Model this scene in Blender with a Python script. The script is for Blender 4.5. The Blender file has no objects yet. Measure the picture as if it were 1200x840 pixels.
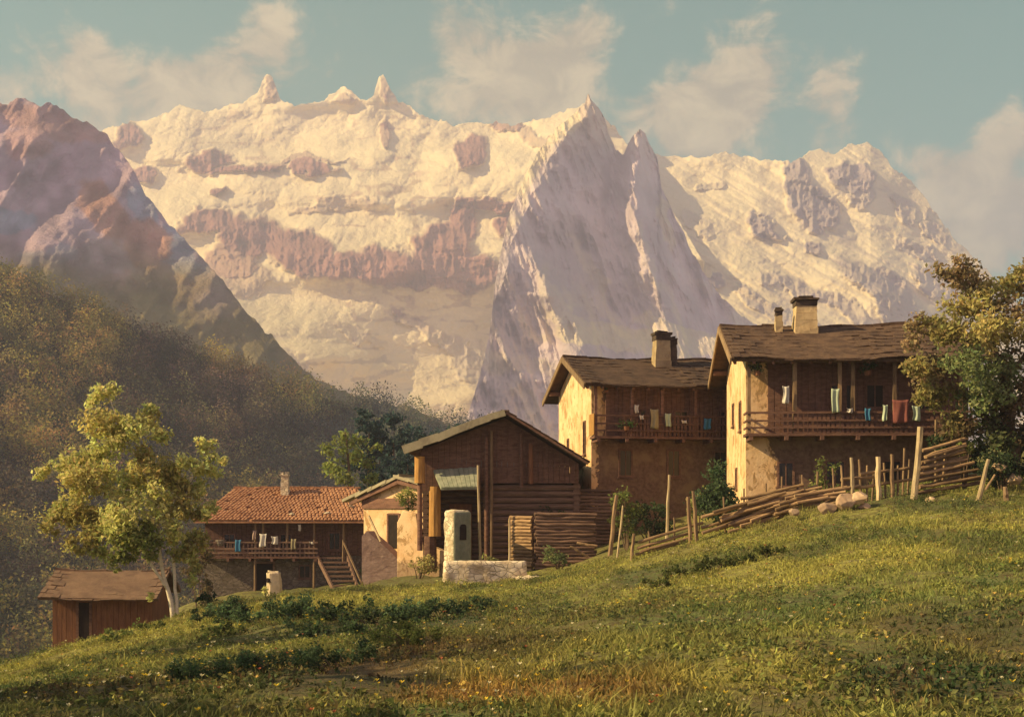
import bpy, math, random
import numpy as np
from mathutils import Vector, Matrix, Euler

R = math.radians
rng = np.random.default_rng(7)
random.seed(7)
C = bpy.context.scene.collection
SC = bpy.context.scene

# ------------------------------------------------------------------ camera
F = 1448.0            # focal length in photo pixels (photo 1200 wide)
HOR = 600.0           # photo row of the horizon


def P(px, py, Y):
    """world point at depth Y (camera at the origin looking along +Y)"""
    return Vector(((px - 600.0) / F * Y, Y, (HOR - py) / F * Y))


cam_d = bpy.data.cameras.new('camera')
cam = bpy.data.objects.new('camera', cam_d)
C.objects.link(cam)
cam.location = (0, 0, 0)
cam.rotation_euler = (R(90), 0, 0)
cam_d.sensor_width = 36.0
cam_d.lens = 36.0 * F / 1200.0
cam_d.shift_y = (HOR - 420.0) / 1200.0
cam_d.clip_start = 0.1
cam_d.clip_end = 20000
SC.camera = cam

# ------------------------------------------------------------------ light
SUN_EL, SUN_AZ = R(31), R(11)      # azimuth: from the left (-X), this much towards the camera side
SDIR = Vector((-math.cos(SUN_EL) * math.cos(SUN_AZ), -math.cos(SUN_EL) * math.sin(SUN_AZ), math.sin(SUN_EL)))
sun_d = bpy.data.lights.new('sun', 'SUN')
sun_d.energy = 4.7
sun_d.angle = R(0.6)
sun_d.color = (1.0, 0.75, 0.375)
sun = bpy.data.objects.new('sun', sun_d)
C.objects.link(sun)
sun.rotation_euler = SDIR.to_track_quat('Z', 'Y').to_euler()
sun.location = (-60, -20, 60)

W = bpy.data.worlds.new('World')
SC.world = W
W.use_nodes = True
nt = W.node_tree
nt.nodes.clear()


class NT:
    """tiny node-tree writer"""

    def __init__(s, tree):
        s.t = tree

    def n(s, typ, **kw):
        nd = s.t.nodes.new(typ)
        for k, v in kw.items():
            if k == 'ins':
                for kk, vv in v.items():
                    s.put(nd.inputs[kk], vv)
            else:
                setattr(nd, k, v)
        return nd

    def put(s, sock, v):
        if isinstance(v, bpy.types.NodeSocket):
            s.t.links.new(v, sock)
        elif isinstance(v, (tuple, list)) and len(v) == 3 and sock.type == 'RGBA':
            sock.default_value = (*v, 1)
        else:
            sock.default_value = v

    def math(s, op, a, b=0.0, c=None, clamp=False):
        nd = s.t.nodes.new('ShaderNodeMath')
        nd.operation = op
        nd.use_clamp = clamp
        s.put(nd.inputs[0], a)
        s.put(nd.inputs[1], b)
        if c is not None:
            s.put(nd.inputs[2], c)
        return nd.outputs[0]

    def vmath(s, op, a, b=None):
        nd = s.t.nodes.new('ShaderNodeVectorMath')
        nd.operation = op
        s.put(nd.inputs[0], a)
        if b is not None:
            s.put(nd.inputs[1], b)
        return nd.outputs[1] if op in ('DISTANCE', 'LENGTH', 'DOT_PRODUCT') else nd.outputs[0]

    def mix(s, fac, a, b, blend='MIX'):
        nd = s.t.nodes.new('ShaderNodeMix')
        nd.data_type = 'RGBA'
        nd.blend_type = blend
        s.put(nd.inputs[0], fac)
        s.put(nd.inputs[6], a)
        s.put(nd.inputs[7], b)
        return nd.outputs[2]

    def step(s, v, a, b, lo=0.0, hi=1.0):
        nd = s.t.nodes.new('ShaderNodeMapRange')
        nd.interpolation_type = 'SMOOTHSTEP'
        s.put(nd.inputs[0], v)
        s.put(nd.inputs[1], a)
        s.put(nd.inputs[2], b)
        s.put(nd.inputs[3], lo)
        s.put(nd.inputs[4], hi)
        return nd.outputs[0]

    def noise(s, vec, scale, detail=4.0, rough=0.55, dist=0.0):
        nd = s.t.nodes.new('ShaderNodeTexNoise')
        if vec is not None:
            s.put(nd.inputs['Vector'], vec)
        nd.inputs['Scale'].default_value = scale
        nd.inputs['Detail'].default_value = detail
        nd.inputs['Roughness'].default_value = rough
        nd.inputs['Distortion'].default_value = dist
        return nd.outputs[0]

    def scaled(s, vec, sc, loc=(0, 0, 0), rot=(0, 0, 0)):
        nd = s.t.nodes.new('ShaderNodeMapping')
        s.put(nd.inputs[0], vec)
        nd.inputs['Location'].default_value = loc
        nd.inputs['Rotation'].default_value = rot
        nd.inputs['Scale'].default_value = sc
        return nd.outputs[0]


w = NT(nt)
sky = w.n('ShaderNodeTexSky', sky_type='NISHITA', sun_disc=False)
sky.sun_elevation = SUN_EL
sky.sun_rotation = math.atan2(SDIR.x, SDIR.y)
sky.altitude = 1200
sky.air_density = 1.0
sky.dust_density = 2.0
sky.ozone_density = 1.5
gen = w.n('ShaderNodeTexCoord').outputs['Generated']
SKY_TINT = (0.07, 1.0, 0.52)
sky_c = w.mix(1.0, sky.outputs[0], SKY_TINT, 'MULTIPLY')
# clouds that live in the sky: fractal noise over the view of the heavens, a few denser banks
nz1 = w.noise(w.scaled(gen, (1, 1, 1.5), (2.3, 0.4, 1.1)), 9.0, 7, 0.66, 0.7)
nz2 = w.noise(w.scaled(gen, (1, 1, 1.3), (7.1, 3.0, 0)), 24, 6, 0.68, 0.5)
nz = w.math('ADD', w.math('MULTIPLY', nz1, 0.60), w.math('MULTIPLY', nz2, 0.40))
bank = None
for px, py, rad, amp in ((30, 150, .07, .16), (110, 95, .055, .17), (95, 60, .03, .14), (170, 110, .05, .14), (230, 80, .04, .12), (290, 60, .045, .19), (320, 25, .03, .14), (260, 120, .05, .14), (380, 75, .045, .10), (520, 100, .05, .12),
                         (560, 20, .04, .14), (590, 95, .05, .20), (640, 120, .05, .2), (660, 60, .04, .2), (700, 30, .035, .13), (520, 30, .03, .08),
                         (780, 140, .05, .18), (820, 105, .05, .15), (880, 95, .03, .19), (860, 150, .05, .17), (900, 45, .035, .12), (960, 90, .03, .15), (1000, 120, .04, .17), (970, 150, .04, .12), (1100, 210, .05, .18), (1160, 240, .06, .22), (1190, 145, .03, .17), (1180, 300, .06, .16),
                         (200, 30, .07, -.12), (430, 40, .06, -.12), (1090, 70, .09, -.14), (760, 70, .04, -.06)):
    d = P(px, py, 1.0).normalized()
    g = w.step(w.vmath('DISTANCE', gen, tuple(d)), rad * 1.3, 0.0, 0.0, amp)
    bank = g if bank is None else w.math('ADD', bank, g)
cl = w.step(w.math('ADD', nz, w.math('MULTIPLY', bank, 0.80)), 0.52, 0.68)
cl_c = w.mix(w.step(nz2, 0.35, 0.7), (3.7, 2.95, 1.8), (7.0, 5.4, 3.0))
cl = w.math('MULTIPLY', cl, 0.80)
bgc = w.mix(cl, sky_c, cl_c)
# unseen mauve cloud added behind the viewer to tint the fill light
sep = w.n('ShaderNodeSeparateXYZ', ins={0: gen})
ev = w.math('MULTIPLY', w.step(sep.outputs[1], 0.25, -0.35), w.step(nz1, 0.30, 0.55, 0.55, 1.0))
bgc = w.mix(ev, bgc, (4.3, 3.2, 3.5))
bg = w.n('ShaderNodeBackground', ins={'Color': bgc, 'Strength': 0.080})
wo = w.n('ShaderNodeOutputWorld', ins={'Surface': bg.outputs[0]})

SC.view_settings.view_transform = 'Standard'
SC.view_settings.look = 'None'
SC.view_settings.gamma = 1.0
SC.view_settings.exposure = 0.92
SC.cycles.use_denoising = True
SC.cycles.max_bounces = 5
SC.cycles.diffuse_bounces = 3
SC.cycles.glossy_bounces = 1
SC.cycles.transmission_bounces = 3
SC.cycles.volume_bounces = 1
SC.cycles.transparent_max_bounces = 4


# ------------------------------------------------------------------ helpers
def tag(o, label=None, cat=None, group=None, kind=None):
    if label: o['label'] = label
    if cat: o['category'] = cat
    if group: o['group'] = group
    if kind: o['kind'] = kind
    return o


def empty(name, loc, rz=0.0, label=None, cat=None, group=None):
    o = bpy.data.objects.new(name, None)
    o.empty_display_size = 0.3
    C.objects.link(o)
    o.location = loc
    o.rotation_euler = (0, 0, rz)
    return tag(o, label, cat, group)


def np_mesh(name, V, Fc, mat, parent=None, smooth=False, col=None, loc=None):
    """mesh from arrays; Fc (M,k); col per-vertex (N,3|4) -> attribute 'tint'"""
    me = bpy.data.meshes.new(name)
    V = np.asarray(V, dtype=np.float32)
    Fc = np.asarray(Fc, dtype=np.int32)
    me.vertices.add(len(V))
    me.vertices.foreach_set('co', V.ravel())
    k = Fc.shape[1]
    me.loops.add(Fc.size)
    me.loops.foreach_set('vertex_index', Fc.ravel())
    me.polygons.add(len(Fc))
    me.polygons.foreach_set('loop_start', np.arange(0, Fc.size, k, dtype=np.int32))
    me.polygons.foreach_set('use_smooth', np.full(len(Fc), smooth, dtype=bool))
    me.update(calc_edges=True)
    if col is not None:
        col = np.asarray(col, dtype=np.float32)
        if col.shape[1] == 3:
            col = np.hstack([col, np.ones((len(col), 1), np.float32)])
        a = me.attributes.new('tint', 'FLOAT_COLOR', 'POINT')
        a.data.foreach_set('color', col.ravel())
    me.materials.append(mat)
    o = bpy.data.objects.new(name, me)
    C.objects.link(o)
    if parent: o.parent = parent
    if loc is not None: o.location = loc
    return o


class MB:
    """collects boxes, bars, tubes; build() links ONE mesh object"""

    def __init__(s):
        s.v, s.f = [], []

    def add(s, vs, fs):
        b = len(s.v)
        s.v += [tuple(v) for v in vs]
        s.f += [tuple(i + b for i in f) for f in fs]
        return s

    def box(s, x0, x1, y0, y1, z0, z1, M=None, jit=0.0):
        vs = [Vector((x, y, z)) for z in (z0, z1) for y in (y0, y1) for x in (x0, x1)]
        if jit: vs = [v + Vector((random.uniform(-jit, jit) for _ in range(3))) for v in vs]
        if M: vs = [M @ v for v in vs]
        return s.add(vs, [(0, 2, 3, 1), (4, 5, 7, 6), (0, 1, 5, 4), (2, 6, 7, 3), (0, 4, 6, 2), (1, 3, 7, 5)])

    def tube(s, pts, rads, n=8, cap=True, wob=0.0):
        pts = [Vector(p) for p in pts]
        rings = []
        for i, p in enumerate(pts):
            d = (pts[min(i + 1, len(pts) - 1)] - pts[max(i - 1, 0)]).normalized()
            a = d.orthogonal().normalized() if abs(d.z) > .9 else d.cross(Vector((0, 0, 1))).normalized()
            b = d.cross(a)
            rings.append([p + (a * math.cos(2 * math.pi * k / n) + b * math.sin(2 * math.pi * k / n)) * rads[i] * (1 + random.uniform(-wob, wob)) for k in range(n)])
        vs = [v for r in rings for v in r]
        fs = []
        for i in range(len(pts) - 1):
            for k in range(n):
                k2 = (k + 1) % n
                fs.append((i * n + k, i * n + k2, (i + 1) * n + k2, (i + 1) * n + k))
        if cap:
            fs.append(tuple(range(n - 1, -1, -1)))
            fs.append(tuple((len(pts) - 1) * n + k for k in range(n)))
        return s.add(vs, fs)

    def bar(s, a, b, wx, wy, up=(0, 0, 1)):
        a, b = Vector(a), Vector(b)
        d = (b - a).normalized()
        u = Vector(up)
        if abs(d.dot(u)) > .95: u = Vector((0, 1, 0))
        sx = d.cross(u).normalized() * wx / 2
        sy = d.cross(sx).normalized() * wy / 2
        vs = [q + i * sx + j * sy for q in (a, b) for j in (-1, 1) for i in (-1, 1)]
        return s.add(vs, [(0, 2, 3, 1), (4, 5, 7, 6), (0, 1, 5, 4), (2, 6, 7, 3), (0, 4, 6, 2), (1, 3, 7, 5)])

    def build(s, name, mat, parent=None, smooth=False, loc=None, rot=None, bevel=0.0, sub=0):
        me = bpy.data.meshes.new(name)
        me.from_pydata([tuple(v) for v in s.v], [], s.f)
        import bmesh
        bm = bmesh.new()
        bm.from_mesh(me)
        bmesh.ops.recalc_face_normals(bm, faces=bm.faces)
        bm.to_mesh(me)
        bm.free()
        if smooth:
            me.polygons.foreach_set('use_smooth', [True] * len(me.polygons))
        me.materials.append(mat)
        o = bpy.data.objects.new(name, me)
        C.objects.link(o)
        if parent: o.parent = parent
        if loc is not None: o.location = loc
        if rot is not None: o.rotation_euler = rot
        if bevel:
            md = o.modifiers.new('bevel', 'BEVEL')
            md.width = bevel
            md.segments = 2
        return o


def copy_tree(o, parent=None):
    c = o.copy()
    C.objects.link(c)
    if parent: c.parent = parent
    for ch in list(o.children): copy_tree(ch, c)
    return c


# --- vectorised value noise
def _hash(ix, iy, seed):
    h = (ix.astype(np.int64) * 374761393 + iy.astype(np.int64) * 668265263 + seed * 1442695041) & 0xFFFFFFFF
    h = ((h ^ (h >> 13)) * 1274126177) & 0xFFFFFFFF
    h = h ^ (h >> 16)
    return (h & 0xFFFFFF) / float(0xFFFFFF)


def vnoise(x, y, seed=0):
    x, y = np.asarray(x, float), np.asarray(y, float)
    ix, iy = np.floor(x), np.floor(y)
    fx, fy = x - ix, y - iy
    fx = fx * fx * fx * (fx * (fx * 6 - 15) + 10)
    fy = fy * fy * fy * (fy * (fy * 6 - 15) + 10)
    a, b = _hash(ix, iy, seed), _hash(ix + 1, iy, seed)
    c, d = _hash(ix, iy + 1, seed), _hash(ix + 1, iy + 1, seed)
    return (a * (1 - fx) + b * fx) * (1 - fy) + (c * (1 - fx) + d * fx) * fy


def fbm(x, y, oct=4, seed=0, gain=.5):
    t, amp, tot = 0, 1.0, 0
    for o in range(oct):
        t = t + amp * (vnoise(x * 2 ** o + 17.3 * o, y * 2 ** o - 9.1 * o, seed + o) * 2 - 1)
        tot += amp
        amp *= gain
    return t / tot


def ridged(x, y, oct=4, seed=0, gain=.55):
    t, amp, tot = 0, 1.0, 0
    for o in range(oct):
        t = t + amp * (1 - np.abs(vnoise(x * 2 ** o + 7.7 * o, y * 2 ** o + 3.3 * o, seed + o) * 2 - 1) * 2)
        tot += amp
        amp *= gain
    return t / tot


def sstep(a, b, x):
    t = np.clip((x - a) / (b - a), 0, 1)
    return t * t * (3 - 2 * t)


# ------------------------------------------------------------------ materials
def new_mat(name):
    m = bpy.data.materials.new(name)
    m.use_nodes = True
    m.node_tree.nodes.clear()
    t = NT(m.node_tree)
    out = t.n('ShaderNodeOutputMaterial')
    return m, t, out


def finish(t, out, col, rough=0.9, bump=None, bstr=0.4, bdist=0.05, spec=0.2):
    b = t.n('ShaderNodeBsdfPrincipled', ins={'Base Color': col, 'Roughness': rough, 'Specular IOR Level': spec})
    if bump is not None:
        bp = t.n('ShaderNodeBump', ins={'Height': bump, 'Strength': bstr, 'Distance': bdist})
        t.put(b.inputs['Normal'], bp.outputs[0])
    t.put(out.inputs[0], b.outputs[0])


def mottled(name, c1, c2, c3=None, scale=(3, 3, 3), detail=5, bstr=.5, bdist=.04, rough=.92, vary=.25, fine=6.0, joints=0.0):
    """weathered surface: two / three colours through stretched noise + per-object value change"""
    m, t, out = new_mat(name)
    co = t.n('ShaderNodeTexCoord').outputs['Object']
    rnd = t.n('ShaderNodeObjectInfo').outputs['Random']
    off = t.n('ShaderNodeCombineXYZ', ins={0: t.math('MULTIPLY', rnd, 37.0), 1: t.math('MULTIPLY', rnd, 11.0), 2: 0.0}).outputs[0]
    v = t.vmath('ADD', co, off)
    v = t.scaled(v, scale)
    n1 = t.noise(v, 1.0, detail, .6, .3)
    n2 = t.noise(v, fine, 5, .65)
    c = t.mix(t.step(n1, .32, .68), c1, c2)
    if c3: c = t.mix(t.step(n2, .55, .75), c, c3)
    jh = None
    if joints:
        vo = t.n('ShaderNodeTexVoronoi', feature='DISTANCE_TO_EDGE', ins={'Vector': t.vmath('ADD', t.scaled(co, (1, 1, 1.7)), t.scaled(co, (.2, .2, .2)))})
        vo.inputs['Scale'].default_value = joints
        jh = t.step(t.math('ADD', vo.outputs['Distance'], t.math('MULTIPLY_ADD', n2, .10, -.05)), .015, .07)
        c = t.mix(t.math('MULTIPLY', t.math('SUBTRACT', 1.0, jh), t.step(n1, .35, .6, .15, .8)), c, tuple(x * .42 for x in c1))
    val = t.math('MULTIPLY_ADD', rnd, vary * 2, 1 - vary)
    vv = t.math('MULTIPLY', val, t.math('MULTIPLY_ADD', n2, .7, .65))
    cc = t.n('ShaderNodeCombineColor', ins={0: vv, 1: vv, 2: vv}).outputs[0]
    c = t.mix(1.0, c, cc, 'MULTIPLY')
    hh = t.math('ADD', n1, t.math('MULTIPLY', n2, .6))
    if jh is not None: hh = t.math('ADD', hh, t.math('MULTIPLY', jh, .6))
    finish(t, out, c, rough, hh, bstr, bdist)
    return m


def tinted(name, transl=0.0, rough=.8, bump=False, gain=(1, 1, 1)):
    """colour from the mesh attribute 'tint' (leaf / blade / ground colour variety)"""
    m, t, out = new_mat(name)
    a = t.n('ShaderNodeAttribute', attribute_name='tint').outputs['Color']
    c = t.mix(1.0, a, gain, 'MULTIPLY')
    b = t.n('ShaderNodeBsdfPrincipled', ins={'Base Color': c, 'Roughness': rough, 'Specular IOR Level': .15})
    if transl:
        tr = t.n('ShaderNodeBsdfTranslucent', ins={'Color': c})
        mx = t.n('ShaderNodeMixShader', ins={0: transl, 1: b.outputs[0], 2: tr.outputs[0]})
        t.put(out.inputs[0], mx.outputs[0])
    else:
        t.put(out.inputs[0], b.outputs[0])
    return m


M = {}
M['leaf'] = tinted('leaf', .45)
M['grass'] = tinted('grass_blade', .3)
M['dark_wood'] = mottled('dark_wood', (.115, .060, .044), (.20, .108, .074), (.27, .165, .10), (2.5, 2.5, 9))
M['log_wood'] = mottled('log_wood', (.11, .065, .048), (.21, .13, .088), (.29, .20, .12), (1.2, 14, 14), vary=.35)
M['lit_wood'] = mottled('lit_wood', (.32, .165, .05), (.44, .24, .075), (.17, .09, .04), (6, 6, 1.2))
M['post_wood'] = mottled('post_wood', (.17, .11, .065), (.30, .20, .11), (.10, .065, .04), (8, 8, 1.5))
M['pale_post'] = mottled('pale_post', (.34, .25, .14), (.52, .41, .25), (.2, .14, .085), (8, 8, 1.5))
M['pole_wood'] = mottled('pole_wood', (.20, .125, .07), (.36, .235, .12), (.11, .07, .045), (1.5, 9, 9), vary=.4)
M['shingle'] = mottled('shingle', (.05, .029, .021), (.10, .060, .038), (.16, .11, .052), (1.6, 1.6, 1.6), fine=9)
M['stone_slab'] = mottled('stone_slab', (.26, .22, .15), (.40, .35, .23), (.2, .19, .09), (1.5, 1.5, 1.5))
M['red_tile'] = mottled('red_tile', (.26, .125, .066), (.37, .19, .10), (.46, .31, .19), (1.1, 1.1, 1.1), fine=7, vary=.1)
M['shed_roof'] = mottled('shed_roof', (.11, .066, .044), (.17, .105, .066), (.13, .10, .055), (1.5, 1.5, 1.5))
M['shed_wall'] = mottled('shed_wall', (.16, .07, .038), (.24, .11, .055), (.12, .065, .04), (5, 5, 1.2))
M['grey_stone'] = mottled('grey_stone', (.12, .095, .072), (.21, .17, .135), (.28, .235, .19), (1.6, 1.6, 2.2), fine=3, bdist=.12, joints=2.2)
M['mauve_stone'] = mottled('mauve_stone', (.30, .20, .165), (.40, .28, .235), (.46, .34, .27), (1.2, 1.2, 1.8), fine=3, bdist=.1)
M['whitewash'] = mottled('whitewash', (.40, .31, .20), (.70, .60, .43), (.30, .22, .13), (1.7, 1.7, 2.6), fine=3.5, bstr=.8, joints=2.6)
M['cream_stone'] = mottled('cream_stone', (.68, .54, .34), (.80, .66, .44), (.55, .40, .24), (2, 2, 1.6), fine=3, bdist=.08)
M['boulder'] = mottled('boulder', (.33, .22, .14), (.47, .34, .22), (.22, .15, .10), (1.5, 1.5, 1.5), fine=3)
M['green_paint_and_shade'] = mottled('green_paint_and_shade', (.17, .185, .13), (.25, .255, .18), (.14, .12, .075), (3, 3, 2))
M['chimney'] = mottled('chimney_plaster', (.34, .24, .13), (.48, .36, .20), (.20, .13, .075), (2.2, 2.2, 1.5), fine=4)
M['soot'] = mottled('chimney_soot', (.05, .035, .028), (.11, .075, .05), (.15, .10, .06), (2, 2, 2))
M['dark_hole'] = mottled('dark_interior', (.018, .012, .010), (.03, .02, .016), None, (2, 2, 2))
M['bark'] = mottled('bark', (.09, .06, .04), (.16, .11, .07), None, (6, 6, 1.5))
M['birch_bark'] = mottled('birch_bark', (.62, .53, .38), (.76, .67, .50), (.22, .16, .10), (3, 3, 7), fine=3)


def glass_mat():
    m, t, out = new_mat('window_pane')
    finish(t, out, (.02, .016, .014), .25, spec=.4)
    return m


M['pane'] = glass_mat()


def cloth_mat(name, c):
    return mottled(name, tuple(x * .86 for x in c), c, None, (5, 5, 2), bstr=.2, vary=.05)


def plaster_wall(name, thr_lo, thr_hi, split):
    """ochre plaster; on the front it has come off past thr (m from the corner), showing brown stone"""
    m, t, out = new_mat(name)
    co = t.n('ShaderNodeTexCoord').outputs['Object']
    s = t.n('ShaderNodeSeparateXYZ', ins={0: co})
    n1 = t.noise(t.scaled(co, (1, 1, 1)), .9, 6, .62, .4)
    n2 = t.noise(co, 5.5, 6, .65)
    n3 = t.noise(t.scaled(co, (1, 1, .35)), 2.3, 5, .6)
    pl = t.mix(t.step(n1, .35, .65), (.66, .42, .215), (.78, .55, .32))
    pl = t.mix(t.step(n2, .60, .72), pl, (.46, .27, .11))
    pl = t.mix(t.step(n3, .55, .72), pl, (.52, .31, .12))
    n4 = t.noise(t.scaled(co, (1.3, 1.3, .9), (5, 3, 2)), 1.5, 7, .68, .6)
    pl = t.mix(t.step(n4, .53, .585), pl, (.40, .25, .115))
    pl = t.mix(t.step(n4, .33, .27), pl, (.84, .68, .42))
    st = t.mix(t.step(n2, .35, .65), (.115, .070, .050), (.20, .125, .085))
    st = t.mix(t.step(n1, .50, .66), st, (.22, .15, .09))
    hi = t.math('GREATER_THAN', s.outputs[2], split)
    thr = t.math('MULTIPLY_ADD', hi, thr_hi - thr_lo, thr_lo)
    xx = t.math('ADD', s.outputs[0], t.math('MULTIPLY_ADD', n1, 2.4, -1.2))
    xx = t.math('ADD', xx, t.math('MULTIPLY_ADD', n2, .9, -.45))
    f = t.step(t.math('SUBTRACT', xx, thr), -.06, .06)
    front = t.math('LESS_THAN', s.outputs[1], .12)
    f = t.math('MULTIPLY', f, front)  # darkens the front past its corner: shade put into the colour
    # foot of the walls: bare stone
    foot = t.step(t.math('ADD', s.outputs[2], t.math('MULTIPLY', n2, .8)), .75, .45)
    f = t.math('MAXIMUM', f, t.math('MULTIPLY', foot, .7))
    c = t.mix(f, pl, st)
    hgt = t.math('ADD', t.math('MULTIPLY', n2, .7), t.math('MULTIPLY', t.math('SUBTRACT', 1.0, f), .8))
    finish(t, out, c, .93, hgt, .6, .06)
    return m


# ------------------------------------------------------------------ ground surface
CP = []          # control points (X, Y, Z)


def cp(px, py, Y):
    p = P(px, py, Y)
    CP.append((p.x, p.y, p.z))


for px, py in ((0, 870), (300, 865), (600, 858), (900, 850), (1200, 842)): cp(px, py, 9)
for px, py in ((-200, 835), (0, 818), (150, 800), (300, 776), (600, 756), (900, 728), (1200, 690), (1400, 668)): cp(px, py, 20)
for px, py in ((-200, 820), (0, 797), (150, 764), (300, 733), (450, 722), (600, 714), (750, 694), (900, 660), (1050, 632), (1200, 613), (1400, 600)): cp(px, py, 35)
for px, py in ((-200, 815), (0, 800), (60, 778), (170, 742), (240, 706), (330, 698), (450, 692), (520, 689), (620, 684), (700, 668), (780, 642), (850, 616), (900, 602), (1000, 580), (1100, 567), (1200, 566), (1400, 560)): cp(px, py, 50)
for px, py, Y in ((250, 694, 78), (330, 693, 78), (420, 690, 76), (500, 668, 62), (580, 664, 62), (640, 662, 60), (690, 640, 62), (760, 612, 64), (830, 600, 64), (960, 576, 57), (1050, 562, 57), (1200, 553, 60), (100, 795, 60), (0, 815, 60), (160, 775, 62)): cp(px, py, Y)
CP += [(-32, 85, -13), (-45, 60, -13), (-60, 20, -14), (-60, 60, -18), (60, 20, 5), (60, 60, 10), (0, -15, -1.2), (-25, -10, -4.5), (25, -10, .8),
       (-50, 110, -22), (-20, 110, -9), (0, 110, -5), (20, 110, 0), (60, 110, 9), (-60, 170, -40), (0, 170, -24), (40, 170, -8), (-110, 20, -28), (-110, 100, -40), (110, 20, 14), (110, 100, 20), (-110, 170, -50), (110, 170, 10),
       (0, 2, -1.55), (-8, 2, -2.1), (8, 2, -1.0)]
CPA = np.array(CP)


def _phi(r):
    r = np.maximum(r, 1e-6)
    return r * r * np.log(r)


_n = len(CPA)
_K = _phi(np.hypot(CPA[:, None, 0] - CPA[None, :, 0], CPA[:, None, 1] - CPA[None, :, 1])) + np.eye(_n) * 14.0
_Q = np.hstack([np.ones((_n, 1)), CPA[:, :2]])
_A = np.vstack([np.hstack([_K, _Q]), np.hstack([_Q.T, np.zeros((3, 3))])])
_w = np.linalg.solve(_A, np.concatenate([CPA[:, 2], [0, 0, 0]]))


def gz(X, Y):
    X, Y = np.asarray(X, float), np.asarray(Y, float)
    sh = X.shape
    x, y = X.ravel(), Y.ravel()
    z = np.empty(len(x))
    for i in range(0, len(x), 40000):
        xs, ys = x[i:i + 40000], y[i:i + 40000]
        z[i:i + 40000] = _phi(np.hypot(xs[:, None] - CPA[None, :, 0], ys[:, None] - CPA[None, :, 1])) @ _w[:_n] + _w[_n] + _w[_n + 1] * xs + _w[_n + 2] * ys
    z += .17 * fbm(x * .35, y * .3, 3, 5) + .10 * fbm(x * 1.1, y * .9, 2, 9)
    return z.reshape(sh)


def g1(X, Y):
    return float(gz(np.array([X]), np.array([Y]))[0])


# colours of the meadow (linear albedo, some shade painted in), chosen by world position
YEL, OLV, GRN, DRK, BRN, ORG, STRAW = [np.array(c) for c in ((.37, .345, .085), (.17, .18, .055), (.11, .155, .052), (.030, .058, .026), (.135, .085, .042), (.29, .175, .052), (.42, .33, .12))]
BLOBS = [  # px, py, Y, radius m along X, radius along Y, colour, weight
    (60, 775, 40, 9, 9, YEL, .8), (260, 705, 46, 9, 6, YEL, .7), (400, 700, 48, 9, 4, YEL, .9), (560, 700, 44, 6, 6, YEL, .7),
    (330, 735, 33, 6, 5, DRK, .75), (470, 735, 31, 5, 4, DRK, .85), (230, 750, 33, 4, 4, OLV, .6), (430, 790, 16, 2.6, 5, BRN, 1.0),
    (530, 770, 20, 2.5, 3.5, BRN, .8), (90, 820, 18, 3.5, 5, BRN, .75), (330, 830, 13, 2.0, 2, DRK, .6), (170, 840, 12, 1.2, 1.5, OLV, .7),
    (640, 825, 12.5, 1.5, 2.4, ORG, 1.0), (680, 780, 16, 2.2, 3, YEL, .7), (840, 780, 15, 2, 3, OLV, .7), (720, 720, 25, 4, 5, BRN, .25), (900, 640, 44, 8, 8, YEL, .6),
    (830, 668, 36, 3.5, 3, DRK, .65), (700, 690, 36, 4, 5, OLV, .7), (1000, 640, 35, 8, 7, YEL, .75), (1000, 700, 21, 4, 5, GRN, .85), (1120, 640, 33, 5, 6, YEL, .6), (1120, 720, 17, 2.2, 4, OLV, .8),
    (1150, 790, 12, 1.5, 2.2, DRK, .85), (1180, 740, 15, 1.4, 4, BRN, .8), (1000, 830, 11, 1.4, 1.6, BRN, .35), (760, 830, 12, 1.2, 1.4, BRN, .3), (880, 820, 12, 1.0, 1.2, YEL, .6), (1080, 820, 11, .8, 1, DRK, .8)]  # far-right DRK and BRN blobs paint the dark corner's shade into the ground


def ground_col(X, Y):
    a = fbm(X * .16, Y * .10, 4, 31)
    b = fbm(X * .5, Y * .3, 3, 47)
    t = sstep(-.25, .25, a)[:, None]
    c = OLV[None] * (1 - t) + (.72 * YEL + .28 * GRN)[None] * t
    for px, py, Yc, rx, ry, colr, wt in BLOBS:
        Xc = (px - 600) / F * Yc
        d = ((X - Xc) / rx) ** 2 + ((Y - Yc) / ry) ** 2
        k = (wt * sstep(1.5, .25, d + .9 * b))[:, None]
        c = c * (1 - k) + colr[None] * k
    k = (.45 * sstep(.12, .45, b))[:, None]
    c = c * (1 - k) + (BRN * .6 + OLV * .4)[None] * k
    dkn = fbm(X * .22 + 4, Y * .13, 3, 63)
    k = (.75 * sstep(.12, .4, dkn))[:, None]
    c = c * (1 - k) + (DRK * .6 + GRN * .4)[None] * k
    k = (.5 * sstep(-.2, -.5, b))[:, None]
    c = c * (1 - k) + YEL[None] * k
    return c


xs = np.concatenate([np.linspace(-110, -45, 22), np.linspace(-44, 44, 300), np.linspace(45, 110, 22)])
ys = np.concatenate([np.linspace(-15, 5, 20), np.linspace(5.3, 70, 330), np.linspace(71, 170, 50)])
GX, GY = np.meshgrid(xs, ys)
GZ = gz(GX, GY)
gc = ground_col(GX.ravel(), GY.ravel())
idx = np.arange(GX.size).reshape(GX.shape)
quads = np.stack([idx[:-1, :-1], idx[:-1, 1:], idx[1:, 1:], idx[1:, :-1]], -1).reshape(-1, 4)


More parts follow.
